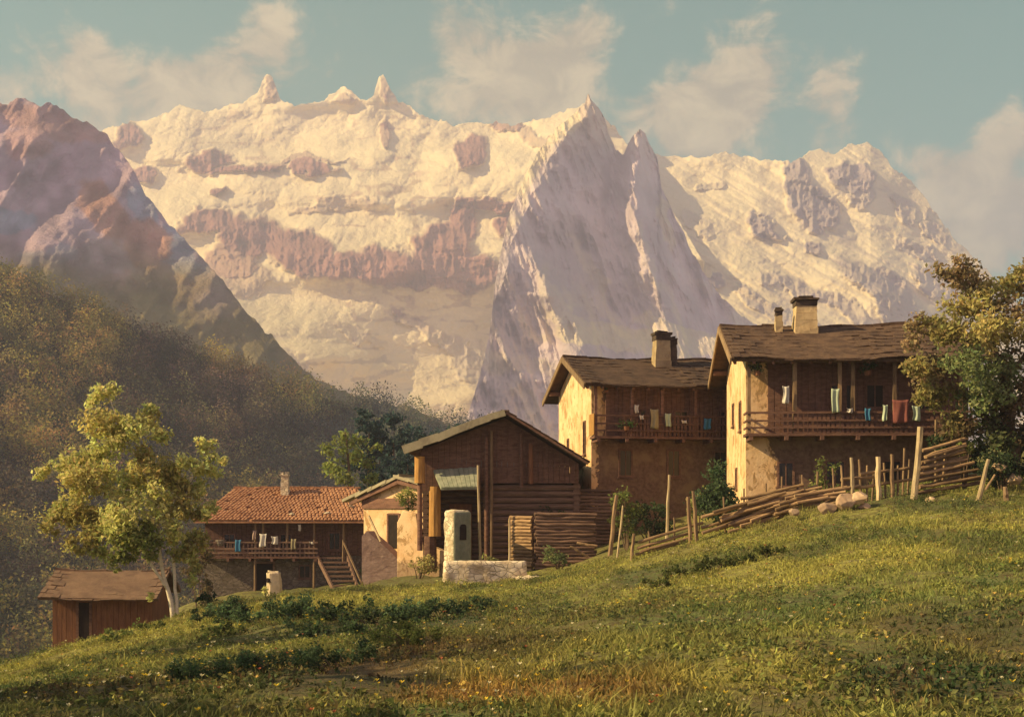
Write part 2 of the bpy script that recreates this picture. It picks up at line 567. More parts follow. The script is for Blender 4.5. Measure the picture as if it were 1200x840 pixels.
def soil_mat():
    m, t, out = new_mat('meadow_soil')
    a = t.n('ShaderNodeAttribute', attribute_name='tint').outputs['Color']
    co = t.n('ShaderNodeTexCoord').outputs['Object']
    n1 = t.noise(co, 3.5, 6, .65)
    n2 = t.noise(co, 16, 5, .65)
    c = t.mix(t.step(n1, .35, .7), a, (.085, .06, .03))
    c = t.mix(t.step(n2, .5, .8), c, (.16, .14, .045))
    finish(t, out, c, .95, t.math('ADD', n1, t.math('MULTIPLY', n2, .5)), .8, .12)
    return m


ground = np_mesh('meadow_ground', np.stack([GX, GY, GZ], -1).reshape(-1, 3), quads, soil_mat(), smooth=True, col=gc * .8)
tag(ground, 'grassy hillside meadow sloping up to the right', kind='structure')


# ------------------------------------------------------------------ mountains (relief: every point has its own distance)
def interp_line(pts, x):
    pts = np.array(sorted(pts), float)
    return np.interp(x, pts[:, 0], pts[:, 1])


def relief(name, label, px0, px1, nx, ridge, base_py, ny, depth, mat, col=None, rough_ridge=3.0, seed=0, back=0.5, jag=14.0):
    px = np.linspace(px0, px1, nx)
    ry = interp_line(ridge, px)
    ry = ry + 2.2 * fbm(px / 4.5, px * 0, 2, seed + 33)
    ry = ry - rough_ridge * (ridged(px / jag, px * 0, 3, seed + 90) * .9 + .2)
    bp = interp_line(base_py, px) if isinstance(base_py, (list, tuple)) else np.full(nx, float(base_py))
    t = np.linspace(0, 1, ny)
    PX = np.repeat(px[None], ny, 0)
    PY = bp[None] + (ry - bp)[None] * t[:, None]
    D = depth(PX, PY, t[:, None] * np.ones_like(PX), ry[None])
    X = (PX - 600) / F * D
    Z = (HOR - PY) / F * D
    V = np.stack([X, D, Z], -1)
    # far side of the ridge, falling away
    nb = 8
    last = V[-1]
    backs = []
    for k in range(1, nb + 1):
        q = last.copy()
        s = k / nb
        q[:, 1] += back * 600 * s
        q[:, 0] = last[:, 0] * (1 + .1 * s)
        q[:, 2] = last[:, 2] - back * 520 * s - 12 * s * fbm(px / 30, px * 0 + k, 2, seed)
        backs.append(q)
    V = np.concatenate([V, np.array(backs)], 0)
    n2 = V.shape[0]
    ii = np.arange(n2 * nx).reshape(n2, nx)
    q = np.stack([ii[:-1, :-1], ii[:-1, 1:], ii[1:, 1:], ii[1:, :-1]], -1).reshape(-1, 4)
    cc = None
    if col is not None:
        c = col(PX, PY, t[:, None] * np.ones_like(PX), ry[None])
        cc = np.concatenate([c, np.repeat(c[-1:], nb, 0)], 0).reshape(-1, 3)
    o = np_mesh(name, V.reshape(-1, 3), q, mat, smooth=True, col=cc)
    tag(o, label, kind='structure')
    return o, (px, PX, PY, D)


def patches(PX, PY, lst, seed):
    nx = 15 * fbm(PX / 42, PY / 36, 4, seed) + 5 * fbm(PX / 11, PY / 10, 3, seed + 20)
    ny = 12 * fbm(PX / 40, PY / 30, 4, seed + 5) + 5 * fbm(PX / 10, PY / 10, 3, seed + 25)
    m = np.zeros_like(PX)
    for p in lst:
        px, py, rx, ry = p[:4]
        ang = R(p[4]) if len(p) > 4 else 0
        amp = p[5] if len(p) > 5 else 1.0
        dx, dy = PX + nx - px, PY + ny - py
        u = dx * math.cos(ang) + dy * math.sin(ang)
        v = -dx * math.sin(ang) + dy * math.cos(ang)
        m = np.maximum(m, amp * sstep(1.22, .88, np.sqrt((u / rx) ** 2 + (v / ry) ** 2)))
    return m


def mount_mat(name, bscale, bdist, gain=.35, nscale=.02):
    m, t, out = new_mat(name)
    a = t.n('ShaderNodeAttribute', attribute_name='tint').outputs['Color']
    co = t.n('ShaderNodeTexCoord').outputs['Object']
    n1 = t.noise(t.scaled(co, (1, .6, 1)), bscale, 8, .68, .4)
    n2 = t.noise(co, nscale, 6, .6)
    f = t.math('MULTIPLY_ADD', n1, gain * 2, 1 - gain)
    cc = t.n('ShaderNodeCombineColor', ins={0: f, 1: f, 2: f}).outputs[0]
    c = t.mix(1.0, a, cc, 'MULTIPLY')
    finish(t, out, c, .95, t.math('ADD', n1, n2), 1.0, bdist, .05)
    return m


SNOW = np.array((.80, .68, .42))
REDR = np.array((.33, .175, .14))
GREYR = np.array((.36, .30, .27))
snow_m = mount_mat('snow_and_rock', .028, 6.0, .10)
rock_m = mount_mat('peak_rock', .05, 5.0, .18)

# left massif
RB = [(40, 205), (100, 168), (125, 150), (150, 145), (185, 138), (200, 131), (212, 124), (222, 127), (240, 132), (265, 126), (290, 120), (302, 112), (309, 92), (313, 88), (319, 92), (328, 116), (345, 126),
      (380, 119), (395, 107), (402, 104), (413, 109), (430, 121), (438, 112), (444, 90), (449, 88), (456, 102), (468, 121), (500, 137), (530, 147), (560, 144), (600, 148), (640, 140), (665, 130), (690, 122), (720, 150), (770, 220), (840, 330)]
PB = [(240, 187, 26, 13), (292, 199, 45, 5, -4), (368, 198, 24, 7), (335, 190, 60, 3, -3, .6), (546, 178, 24, 17), (592, 152, 24, 6, 0, .8), (450, 152, 8, 18, 0, .7), (265, 225, 10, 4), (390, 243, 48, 7, 0, .45), (640, 160, 30, 8, 0, .5), (318, 108, 9, 13, 0, .6), (451, 106, 7, 14, 0, .6), (405, 113, 12, 5, 0, .5),
      (240, 262, 34, 14), (300, 278, 42, 24), (350, 292, 38, 26), (405, 312, 46, 19), (452, 312, 44, 22), (516, 290, 32, 34), (545, 258, 17, 26), (583, 238, 42, 8), (612, 266, 26, 18), (545, 322, 38, 18), (500, 325, 36, 10), (270, 305, 30, 18, 20, .8),
      (150, 160, 14, 14), (165, 205, 14, 10), (290, 330, 30, 18, 0, .5), (480, 375, 26, 8, 25, .5), (520, 405, 40, 10, 30, .55), (420, 395, 40, 7, 20, .3), (560, 430, 26, 22, 30, .5)]


def depB(PX, PY, t, ry):
    z = (600 - PY)
    base = 1700 + 2.15 * z - .22 * (PX - 300)
    low = sstep(300, 400, PY)
    base = base + low * 1.35 * (PX - 410)
    led = 34 * np.tanh(fbm(PX / 170, PY / 52, 3, 3) * 2.5)
    n = 52 * fbm(PX / 115, PY / 66, 3, 11, .42) + 16 * ridged(PX / 70 + PY / 130, PY / 100, 3, 13, .45) + 1.5 * ridged(PX / 13 + PY / 60, PY / 70, 3, 15, .5) * sstep(.35, .7, vnoise(PX / 70, PY / 45, 16))
    m = patches(PX, PY, PB, 61)
    n = n + 4.5 * fbm(PX / 11, PY / 6, 4, 18, .6)
    return base + led + n - m * (18 + 17 * ridged(PX / 15, PY / 26, 4, 8, .6))


def colB(PX, PY, t, ry):
    m = patches(PX, PY, PB, 61)
    m = np.clip(m + .5 * sstep(.42, .62, ridged(PX / 36, PY / 16, 4, 77)) * sstep(.3, .6, vnoise(PX / 90, PY / 60, 4)), 0, 1)[..., None]
    v = ((.75 + .5 * vnoise(PX / 15, PY / 12, 6)) * (1 - .4 * sstep(.35, .75, ridged(PX / 12, PY / 20, 4, 141, .6))))[..., None]
    g = sstep(330, 420, PY)[..., None]
    rock = REDR * (1 - g) + GREYR * g
    sn = SNOW * (.93 + .14 * vnoise(PX / 50, PY / 14, 8))[..., None]
    return sn * (1 - m) + rock * v * m


relief('snow_mountain', 'broad snow-covered massif with red rock bands', 20, 900, 860, RB, 640, 560, depB, snow_m, colB, 3, 5)

# right snow ridge
RA = [(640, 240), (700, 200), (770, 181), (790, 184), (820, 186), (850, 180), (880, 186), (910, 188), (930, 191), (948, 178), (962, 176), (976, 184), (992, 173), (1005, 168), (1016, 167), (1034, 179), (1044, 196), (1060, 207), (1080, 226), (1100, 256), (1118, 280), (1135, 296),
      (1160, 322), (1200, 365), (1260, 420), (1420, 520)]
PA = [(937, 212, 17, 26, -10), (952, 243, 32, 22, 25), (1000, 206, 24, 15, 10), (1010, 225, 18, 14, 30, .7), (897, 266, 25, 10, 30), (950, 287, 9, 7), (1030, 335, 62, 17, 33, .75), (935, 338, 46, 9, 22, .6), (1075, 295, 34, 9, 25, .6), (1085, 330, 26, 9, 40, .6), (1052, 375, 30, 12, 40, .6),
      (985, 360, 36, 10, 35, .55), (905, 362, 50, 10, 30, .6), (833, 326, 13, 11), (960, 395, 40, 10, 25, .5), (830, 215, 22, 5, -15, .5), (1060, 245, 20, 10, 50, .6), (1095, 270, 18, 10, 50, .6), (820, 260, 16, 8, 40, .4), (1110, 335, 28, 12, 42, .6), (865, 395, 40, 10, 25, .6)]


def depA(PX, PY, t, ry):
    z = 600 - PY
    base = 1650 + 2.2 * z + .06 * (PX - 950) + 1.2 * np.maximum(PX - 1020, 0) * .9
    u, v = (PX + PY * .9) / 40, (PY - PX * .55) / 30
    n = 45 * fbm(PX / 100, PY / 70, 3, 21, .45) + 24 * ridged(v / 1.8, u / 7, 3, 23, .45) + 6 * ridged(v / .5, u / 3, 3, 25, .5)
    m = patches(PX, PY, PA, 63)
    n = n + 4 * fbm(PX / 9, PY / 6, 4, 29, .6)
    return base + n + 60 * m * sstep(-.4, .5, fbm(PX / 20, PY / 20, 3, 44)) * 0 - m * (14 + 22 * ridged(PX / 15, PY / 22, 4, 28, .6))


def colA(PX, PY, t, ry):
    m = patches(PX, PY, PA, 63)
    m = np.clip(m + .35 * sstep(.5, .7, ridged((PY - PX * .55) / 22, (PX + PY) / 120, 4, 79)), 0, 1)[..., None]
    v = (.8 + .4 * vnoise(PX / 14, PY / 12, 6))[..., None]
    sn = SNOW * (.94 + .12 * vnoise(PX / 30, PY / 20, 9))[..., None]
    return sn * (1 - m) + (GREYR * .95 + REDR * .1) * v * m


relief('snow_ridge', 'right-hand snow ridge with grey rock outcrops', 640, 1420, 740, RA, 640, 480, depA, snow_m, colA, 2.5, 25)

# central peak
RC = [(500, 640), (545, 500), (562, 440), (573, 395), (580, 335), (588, 292), (597, 252), (612, 214), (630, 180), (652, 152), (674, 132), (686, 120), (690, 111), (695, 119), (702, 130), (709, 140), (714, 158), (722, 178), (731, 182), (737, 168), (744, 160), (750, 150), (757, 160), (763, 176), (770, 186), (775, 222), (790, 252),
      (800, 272), (812, 300), (832, 332), (858, 362), (890, 385), (940, 412), (1010, 455), (1100, 560)]
PCS = [(655, 355, 10, 40, -20, .35), (690, 380, 60, 9, 20, .5), (730, 400, 80, 14, 12, .75), (800, 395, 60, 10, 20, .6), (668, 140, 14, 18, 0, 1.0), (630, 430, 40, 8, 20, .3), (782, 262, 7, 30, -15, .6), (760, 300, 6, 40, -15, .3), (700, 330, 8, 60, -28, .3), (580, 420, 24, 12, 30, .5)]


def depC(PX, PY, t, ry):
    z = 600 - PY
    ar = interp_line([(112, 690), (145, 676), (190, 642), (220, 624), (260, 609), (300, 594), (350, 578), (420, 558), (640, 520)], PY)   # the sunlit arete
    base = 1330 + 1.15 * z
    ar = ar + 9 * fbm(PY / 26, PY * 0, 3, 17)
    r = PX - ar
    base = base + np.where(r > 0, 1.0 * r + .35 * np.minimum(r, 40), -1.0 * r)
    # secondary buttresses
    b2 = interp_line([(290, 622), (330, 640), (380, 668), (460, 700), (640, 760)], PY)
    k = np.clip((PY - 285) / 60, 0, 1)
    base = base - k * 105 * np.exp(-((PX - b2) / 24) ** 2)
    b3 = interp_line([(155, 750), (240, 742), (320, 760), (420, 800), (640, 860)], PY)
    base = base - 75 * np.exp(-((PX - b3) / 17) ** 2) + 45 * np.exp(-((PX - b3 + 28) / 12) ** 2) * sstep(320, 180, PY)
    n = 30 * ridged(PX / 38 - PY / 100, PY / 100, 4, 33, .5) + 34 * fbm(PX / 70, PY / 70, 4, 36, .45) + 10 * ridged(PX / 11 - PY / 40, PY / 30, 4, 38, .6)
    low = sstep(360, 430, PY)
    return base - n * 1.0 - low * .5 * np.maximum(r, 0)


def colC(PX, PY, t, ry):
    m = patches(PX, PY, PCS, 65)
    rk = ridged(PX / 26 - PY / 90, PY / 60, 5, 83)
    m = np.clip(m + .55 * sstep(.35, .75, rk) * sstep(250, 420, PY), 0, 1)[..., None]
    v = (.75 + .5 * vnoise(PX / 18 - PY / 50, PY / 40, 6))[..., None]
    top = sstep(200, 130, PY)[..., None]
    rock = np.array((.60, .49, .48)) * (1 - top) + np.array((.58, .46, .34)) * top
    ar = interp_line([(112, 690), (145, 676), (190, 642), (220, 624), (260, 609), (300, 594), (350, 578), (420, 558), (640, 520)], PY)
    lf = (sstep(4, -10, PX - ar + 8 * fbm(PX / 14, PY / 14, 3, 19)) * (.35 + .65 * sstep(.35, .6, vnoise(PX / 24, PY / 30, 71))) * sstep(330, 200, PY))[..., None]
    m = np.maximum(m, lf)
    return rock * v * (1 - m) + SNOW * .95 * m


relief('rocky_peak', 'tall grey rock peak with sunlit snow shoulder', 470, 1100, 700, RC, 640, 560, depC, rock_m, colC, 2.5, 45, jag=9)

# left shoulder: bare purple rock above the forest
RS = [(-300, 60), (-60, 112), (0, 122), (20, 120), (45, 126), (62, 124), (80, 134), (100, 145), (125, 160), (140, 180), (160, 212), (175, 232), (195, 262), (225, 292), (250, 320), (272, 345), (300, 380), (330, 408), (360, 440), (400, 462), (460, 475), (560, 510), (640, 560)]
PR = [(20, 128, 60, 10, 0, .5), (125, 250, 20, 40, -35), (170, 290, 25, 30, -20), (65, 145, 60, 18, 10, .7), (200, 330, 30, 20, 30, .7), (30, 170, 30, 16, 0, .6), (140, 330, 30, 14, 0, .5)]
PBL = [(20, 260, 26, 14), (205, 300, 30, 14, 30), (170, 245, 16, 30, -30), (215, 275, 22, 14, 40), (60, 300, 30, 10, 0, .6)]


def depS(PX, PY, t, ry):
    z = 600 - PY
    base = 560 + .95 * z + .55 * (PX - 100)
    n = 17 * ridged(PX / 60 + PY / 100, PY / 110, 4, 53, .45) + 22 * fbm(PX / 70, PY / 70, 5, 55)
    return np.maximum(base - n, 380)


def colS(PX, PY, t, ry):
    r = patches(PX, PY, PR, 67)[..., None]
    b = patches(PX, PY, PBL, 69)[..., None]
    n = fbm(PX / 60, PY / 40, 4, 58)
    g = sstep(250, 345, PY - .12 * PX + 40 * n)[..., None]
    v = (.7 + .6 * vnoise(PX / 16, PY / 16, 6))[..., None]
    c = np.array((.50, .37, .42)) * v
    c = c * (1 - b) + np.array((.38, .38, .46)) * v * b
    c = c * (1 - r) + np.array((.50, .29, .24)) * v * r
    return c * (1 - g) + np.array((.22, .18, .08)) * v * g


relief('mountain_slope', 'purple rocky mountain shoulder on the left', -300, 640, 420, RS, 700, 320, depS, mount_mat('shoulder_rock', .12, 4.0, .2), colS, 7, 55, back=.4, jag=22)

# nearer wooded hillside
RN = [(-300, 235), (-100, 285), (0, 322), (60, 345), (120, 372), (200, 402), (260, 424), (330, 450), (400, 474), (450, 484), (500, 494), (560, 508), (640, 545), (760, 600), (1000, 640), (1500, 650)]
hill_store = {}


def depN(PX, PY, t, ry):
    z = 600 - PY
    base = 240 + .50 * (z + 200) + .26 * (PX - 100)
    return np.clip(base + 10 * fbm(PX / 60, PY / 60, 4, 71), 180, 900)


def colN(PX, PY, t, ry):
    n = fbm(PX / 70, PY / 50, 4, 73)
    a = sstep(-.2, .4, n)[..., None]
    c = np.array((.075, .07, .03)) * (1 - a) + np.array((.12, .075, .045)) * a
    return c * (.7 + .6 * vnoise(PX / 8, PY / 8, 6))[..., None]


_, hillg = relief('wooded_hill', 'dark wooded hillside rising to the left', -300, 1500, 500, RN, 860, 200, depN, mount_mat('hill_ground', .3, 3.0, .3), colN, 2, 75, back=.25)

# air
hz = MB().box(-2600, 2600, -60, 4400, -180, 1050)


def haze_mat():
    m, t, out = new_mat('haze_air')
    v = t.n('ShaderNodeVolumePrincipled', ins={'Color': (.62, .62, .84), 'Density': .00031, 'Anisotropy': .1})
    t.put(out.inputs['Volume'], v.outputs[0])
    m.cycles.homogeneous_volume = True if hasattr(m.cycles, 'homogeneous_volume') else True
    return m


haze = hz.build('haze', haze_mat())
tag(haze, 'pale mauve haze lying over the valley and mountains', kind='stuff')


# ------------------------------------------------------------------ foliage
def leaf_cloud(cents, rads, cols, size, dens, flat=.85, seed=0, jit=.28, shell=.55):
    """arrays of small bent leaf faces filling clumps. returns V, F, col"""
    r = np.random.default_rng(seed)
    Vs, Cs = [], []
    for c, rd, co in zip(cents, rads, cols):
        n = max(6, int(dens * rd * rd / (size * size)))
        d = r.normal(size=(n, 3))
        d /= np.linalg.norm(d, axis=1)[:, None]
        rr = rd * r.random(n) ** shell * (1 + .45 * (vnoise(d[:, 0] * 2.2 + c[0], d[:, 2] * 2.2 + d[:, 1] * 1.7 + c[2], seed) - .5) * 2)
        p = np.asarray(c)[None] + d * rr[:, None] * np.array((1, 1, flat))
        a = r.normal(size=(n, 3)) + d * .5
        a /= np.linalg.norm(a, axis=1)[:, None]
        b = np.cross(a, r.normal(size=(n, 3)))
        b /= np.linalg.norm(b, axis=1)[:, None]
        nn = np.cross(a, b)
        s = size * (.55 + .8 * r.random(n))[:, None]
        q = np.stack([p - b * s * .5, p + a * s * .28 + nn * s * .08, p + b * s * .55, p - a * s * .28 + nn * s * .08], 1)
        Vs.append(q.reshape(-1, 3))
        cc = np.asarray(co)[None] * (1 + jit * (r.random((n, 1)) * 2 - 1)) * (1 + .12 * (r.random((n, 3)) * 2 - 1))
        Cs.append(np.repeat(cc, 4, 0))
    V = np.concatenate(Vs)
    Cc = np.clip(np.concatenate(Cs), .004, 1)
    return V, np.arange(len(V)).reshape(-1, 4), Cc


def sub_clumps(cents, rads, cols, k, seed, frac=.5, colvar=.25):
    """break each clump into smaller ones so the outline is uneven"""
    r = np.random.default_rng(seed)
    c2, r2, k2 = [], [], []
    for c, rd, co in zip(cents, rads, cols):
        for _ in range(k):
            d = r.normal(size=3)
            d /= np.linalg.norm(d)
            c2.append(np.asarray(c) + d * rd * (.35 + .5 * r.random()) * np.array((1, 1, .9)))
            r2.append(rd * frac * (.6 + .7 * r.random()))
            k2.append(np.asarray(co) * (1 + colvar * (r.random() * 2 - 1)))
    return c2, r2, k2


def tree(name, label, cat, base, clumps, leaf, dens, trunks, bark, seed, group=None, k=5, dY=1.0, frac=.5):
    """clumps: (px, py, radius px, depth offset m, colour) at the tree's distance; trunks: lists of (px, py, radius m, depth offset)"""
    Y = base[2]
    X0 = (base[0] - 600) / F * Y
    zb = g1(X0, Y)
    root = empty(name, (X0, Y, zb), 0, label, cat, group)
    off = np.array((X0, Y, zb))
    cs, rs, co = [], [], []
    r = np.random.default_rng(seed)
    for px, py, rp, dd, colr in clumps:
        p = np.array(P(px, py, Y)) + np.array((0, dd * dY, 0)) - off
        cs.append(p)
        rs.append(rp / F * Y)
        co.append(colr)
    c2, r2, k2 = sub_clumps(cs, rs, co, k, seed, frac)
    V, Fc, Cc = leaf_cloud(c2, r2, k2, leaf, dens * 7.5, .85, seed)
    np_mesh('crown', V, Fc, M['leaf'], root, col=Cc)
    mb = MB()
    for tr in trunks:
        pts = [np.array(P(a, b, Y)) + np.array((0, dd, 0)) - off for a, b, _, dd in tr]
        if tr[0][1] > 9000: pass
        # smooth wiggle
        pp, rr = [], []
        for i in range(len(pts) - 1):
            for s in (0, .33, .66):
                pp.append(pts[i] * (1 - s) + pts[i + 1] * s + r.normal(size=3) * tr[i][2] * .25)
                rr.append(tr[i][2] * (1 - s) + tr[i + 1][2] * s)
        pp.append(pts[-1]); rr.append(tr[-1][2])
        mb.tube(pp, rr, 7, wob=.12)
    mb.build('trunk', bark, root, smooth=True)
    return root


# far forest: crowns over the wooded hillside (one mass)
def forest():
    px, PX, PY, D = hillg
    r = np.random.default_rng(5)
    cs, rs, co = [], [], []
    n = 0
    Vs, Fs, Cs = [], [], []
    # a crown of jagged facets
    lat, lon = 4, 7
    while n < 6200:
        a = r.random()
        j = r.integers(0, PX.shape[1])
        i = int(PX.shape[0] * (1 - (1 - a) ** 1.0))
        i = min(i, PX.shape[0] - 1)
        x, y, d = PX[i, j], PY[i, j], D[i, j]
        if x > 700 or x < -200 or y > 830: continue
        p = np.array(P(x, y, d))
        h = (3.0 + 4.2 * r.random() ** 1.5) * (d / 330)
        cs.append(p + np.array((0, 0, h * .4)))
        rs.append(h * .62)
        nn = float(fbm(np.array([x / 70]), np.array([y / 45]), 3, 73)[0])
        g = min(max((x - 300) / 160, 0), 1)
        u = r.random()
        c = np.array((.10, .095, .035)) if u > .45 else np.array((.06, .065, .03))
        if u < .12: c = np.array((.14, .10, .05))
        if u > .86: c = np.array((.17, .165, .05))
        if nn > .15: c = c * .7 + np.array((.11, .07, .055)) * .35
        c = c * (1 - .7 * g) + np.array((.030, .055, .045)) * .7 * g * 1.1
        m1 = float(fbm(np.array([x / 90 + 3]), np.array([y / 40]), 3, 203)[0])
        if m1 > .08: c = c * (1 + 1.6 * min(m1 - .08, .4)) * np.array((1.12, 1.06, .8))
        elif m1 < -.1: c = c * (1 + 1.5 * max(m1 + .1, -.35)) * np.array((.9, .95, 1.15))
        co.append(c * (.75 + .5 * r.random()))
        n += 1
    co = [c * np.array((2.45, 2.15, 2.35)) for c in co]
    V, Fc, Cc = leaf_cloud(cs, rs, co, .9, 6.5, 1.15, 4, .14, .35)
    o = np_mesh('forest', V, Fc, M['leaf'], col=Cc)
    tag(o, 'far mixed wood covering the dark hillside', kind='stuff')


forest()

# --- trees you can tell apart
YG, YO, LG, MG, DG, BG, RB_ = [np.array(c) for c in ((.56, .54, .20), (.54, .47, .17), (.30, .33, .10), (.14, .165, .05), (.05, .075, .035), (.05, .085, .08), (.20, .11, .045))]
tree('birch_tree', 'slender yellow-green birch with two pale trunks beside the low brown shed', 'tree', (204, 726, 48),
     [(124, 462, 17, 0, YG), (105, 470, 10, .4, YG), (128, 495, 26, 0, YO), (110, 520, 28, .6, YG), (150, 510, 26, -.5, YG), (172, 495, 18, .6, YO), (172, 478, 9, .5, YG), (75, 548, 20, .3, YG), (50, 556, 11, 0, YG), (100, 560, 34, -.8, YO), (140, 560, 34, .5, YG), (178, 545, 30, 0, YO * .8), (190, 510, 12, 0, YG),
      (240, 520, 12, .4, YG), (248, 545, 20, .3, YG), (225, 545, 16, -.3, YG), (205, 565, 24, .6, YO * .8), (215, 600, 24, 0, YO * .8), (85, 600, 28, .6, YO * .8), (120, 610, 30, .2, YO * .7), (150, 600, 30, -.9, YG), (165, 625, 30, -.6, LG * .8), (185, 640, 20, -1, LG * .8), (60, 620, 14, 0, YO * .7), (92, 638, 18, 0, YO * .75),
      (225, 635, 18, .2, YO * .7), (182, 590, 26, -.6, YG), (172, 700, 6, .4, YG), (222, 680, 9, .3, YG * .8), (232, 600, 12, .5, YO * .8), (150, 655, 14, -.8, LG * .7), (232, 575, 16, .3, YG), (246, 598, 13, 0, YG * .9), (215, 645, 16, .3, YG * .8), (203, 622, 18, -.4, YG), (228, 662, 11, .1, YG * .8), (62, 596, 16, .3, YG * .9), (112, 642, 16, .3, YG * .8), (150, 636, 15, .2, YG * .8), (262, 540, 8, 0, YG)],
    .19, 2.2,
     [[(204, 732, .10, 0), (196, 690, .085, 0), (188, 645, .07, -.1), (186, 600, .055, 0), (172, 560, .04, 0), (140, 500, .025, 0), (124, 455, .015, 0)],
      [(197, 690, .07, 0), (183, 668, .055, -.15), (171, 648, .045, -.2), (160, 610, .03, -.2), (120, 560, .015, 0)],
      [(209, 728, .08, .1), (205, 690, .065, .1), (202, 650, .07, .1), (206, 600, .05, .2), (225, 560, .03, .3), (245, 520, .012, .3)],
      [(186, 600, .06, 0), (160, 575, .04, .3), (100, 570, .025, .3), (70, 552, .01, .2)],
      [(188, 640, .05, 0), (150, 620, .03, .3), (100, 610, .012, .4)]],
     M['birch_bark'], 101, k=9, frac=.56)

tree('leafy_tree', 'bright lime-green tree rising behind the red-tiled house', 'tree', (412, 600, 92),
     [(400, 512, 15, 0, LG), (418, 516, 13, .5, LG), (392, 530, 15, -.4, LG), (410, 535, 20, 0, LG), (428, 540, 14, .6, LG * .8), (385, 548, 10, 0, LG), (405, 555, 18, -.5, LG), (440, 525, 8, .3, LG * .7), (432, 558, 14, .4, LG * .7)],
     .30, 1.9, [[(412, 640, .22, 0), (410, 580, .17, 0), (408, 540, .10, 0), (404, 505, .03, 0)]], M['bark'], 102, k=6)

# dark blue-green trees behind the barn
DK = [(432, 470, 24, 30, 'broad'), (462, 482, 26, 30, 'broad'), (498, 490, 25, 32, 'broad'), (530, 496, 22, 30, 'broad'), (552, 505, 16, 26, 'broad'), (445, 515, 24, 30, 'broad'), (478, 522, 24, 26, 'broad'), (512, 525, 20, 26, 'broad')]
dk_labels = ['dark blue-green tree topping the wood edge above the lime-green tree', 'dark rounded tree behind the plaster cottage roof, tallest of its row', 'dark blue-green tree just left of the barn roof slope', 'dark tree half behind the barn roof, left of its ridge',
             'small dark tree peeping over the barn roof nearest the ridge', 'low dark tree right beside the lime-green tree', 'low dark tree over the stone-slab roof of the cottage', 'low dark tree touching the lower barn eave']
for i, (px, py, rp, hh, _) in enumerate(DK):
    py += 22
    Y = 128 + (i % 3) * 7 - (14 if i > 4 else 0)
    cl = [(px + dx, py + dy, rp * s, dd, BG * f) for dx, dy, s, dd, f in ((0, -8, .6, 0, 1), (-rp * .5, 6, .65, .5, .9), (rp * .5, 8, .62, -.5, 1.2), (0, 18, .85, 0, 1), (-6, 34, .85, .6, .8), (8, 46, .85, -.6, .9), (-10, 58, .8, .2, .8), (10, 70, .8, .2, .8))]
    tree('dark_tree', dk_labels[i], 'tree', (px, 640, Y), cl, .5, 2.6, [[(px, 660, .25, 0), (px, py + 40, .16, 0), (px, py, .04, 0)]], M['bark'], 120 + i, 'dark trees behind the barn', k=5)

def shadow_tree(label, X, Y, h, wd, seed):  # trees added out of view at left so their shadows darken the meadow
    px, py = 600 + X / Y * F, HOR - g1(X, Y) / Y * F
    k = F / Y
    r = random.Random(seed)
    cl = [(px + r.uniform(-.5, .5) * wd * k, py - h * k * r.uniform(.35, .92), wd * k * r.uniform(.22, .34), r.uniform(-.5, .5) * wd, MG) for _ in range(16)]
    tree('broad_tree', label, 'tree', (px, py, Y), cl, .34, .9, [[(px, py + 8, .2, 0), (px, py - h * k * .4, .14, 0), (px, py - h * k * .85, .04, 0)]], M['bark'], seed, 'added trees shading the meadow, left of the view', k=5)


shadow_tree('added out-of-view leafy tree shading the meadow, nearest the viewer', -13, 7, 8, 4.5, 501)
shadow_tree('second added leafy tree out of view, shading the meadow', -19, 18, 14, 6, 502)
shadow_tree('slender added leafy tree out of view, shading the meadow', -15, 12, 10.5, 5, 504)
shadow_tree('tallest added leafy tree out of view, shading the bank', -24, 27, 15, 6, 503)

# big tree on the right
OB, BR, GB = np.array((.36, .31, .12)), np.array((.27, .20, .11)), np.array((.24, .28, .12))
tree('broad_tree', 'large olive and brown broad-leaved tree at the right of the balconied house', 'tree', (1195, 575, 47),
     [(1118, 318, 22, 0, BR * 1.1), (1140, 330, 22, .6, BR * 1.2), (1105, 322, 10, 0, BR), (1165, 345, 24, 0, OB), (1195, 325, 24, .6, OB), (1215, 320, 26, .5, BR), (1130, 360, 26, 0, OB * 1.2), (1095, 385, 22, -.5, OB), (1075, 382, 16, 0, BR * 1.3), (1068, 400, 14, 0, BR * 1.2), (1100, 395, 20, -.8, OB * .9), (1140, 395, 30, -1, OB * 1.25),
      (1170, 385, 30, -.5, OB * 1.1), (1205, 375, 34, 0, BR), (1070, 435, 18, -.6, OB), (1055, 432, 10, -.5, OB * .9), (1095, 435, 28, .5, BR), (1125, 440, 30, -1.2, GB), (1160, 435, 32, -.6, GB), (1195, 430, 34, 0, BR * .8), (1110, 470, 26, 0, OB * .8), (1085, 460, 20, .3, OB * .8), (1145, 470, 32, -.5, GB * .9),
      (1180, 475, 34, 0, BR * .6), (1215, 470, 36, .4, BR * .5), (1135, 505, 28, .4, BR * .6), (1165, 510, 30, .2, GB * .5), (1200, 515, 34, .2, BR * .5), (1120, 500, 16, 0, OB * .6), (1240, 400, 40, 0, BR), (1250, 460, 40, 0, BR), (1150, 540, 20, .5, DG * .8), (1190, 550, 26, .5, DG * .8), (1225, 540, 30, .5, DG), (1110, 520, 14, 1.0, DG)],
     .19, 2.0,
     [[(1195, 590, .32, .3), (1190, 520, .25, .3), (1180, 450, .18, .2), (1160, 390, .10, 0), (1125, 330, .03, 0)], [(1190, 520, .16, .3), (1140, 470, .10, .2), (1090, 430, .04, 0)], [(1182, 455, .12, .2), (1210, 400, .08, .3), (1205, 330, .03, .4)], [(1165, 405, .08, 0), (1110, 395, .05, 0), (1075, 390, .02, 0)]],
     M['bark'], 103, k=8, frac=.55)


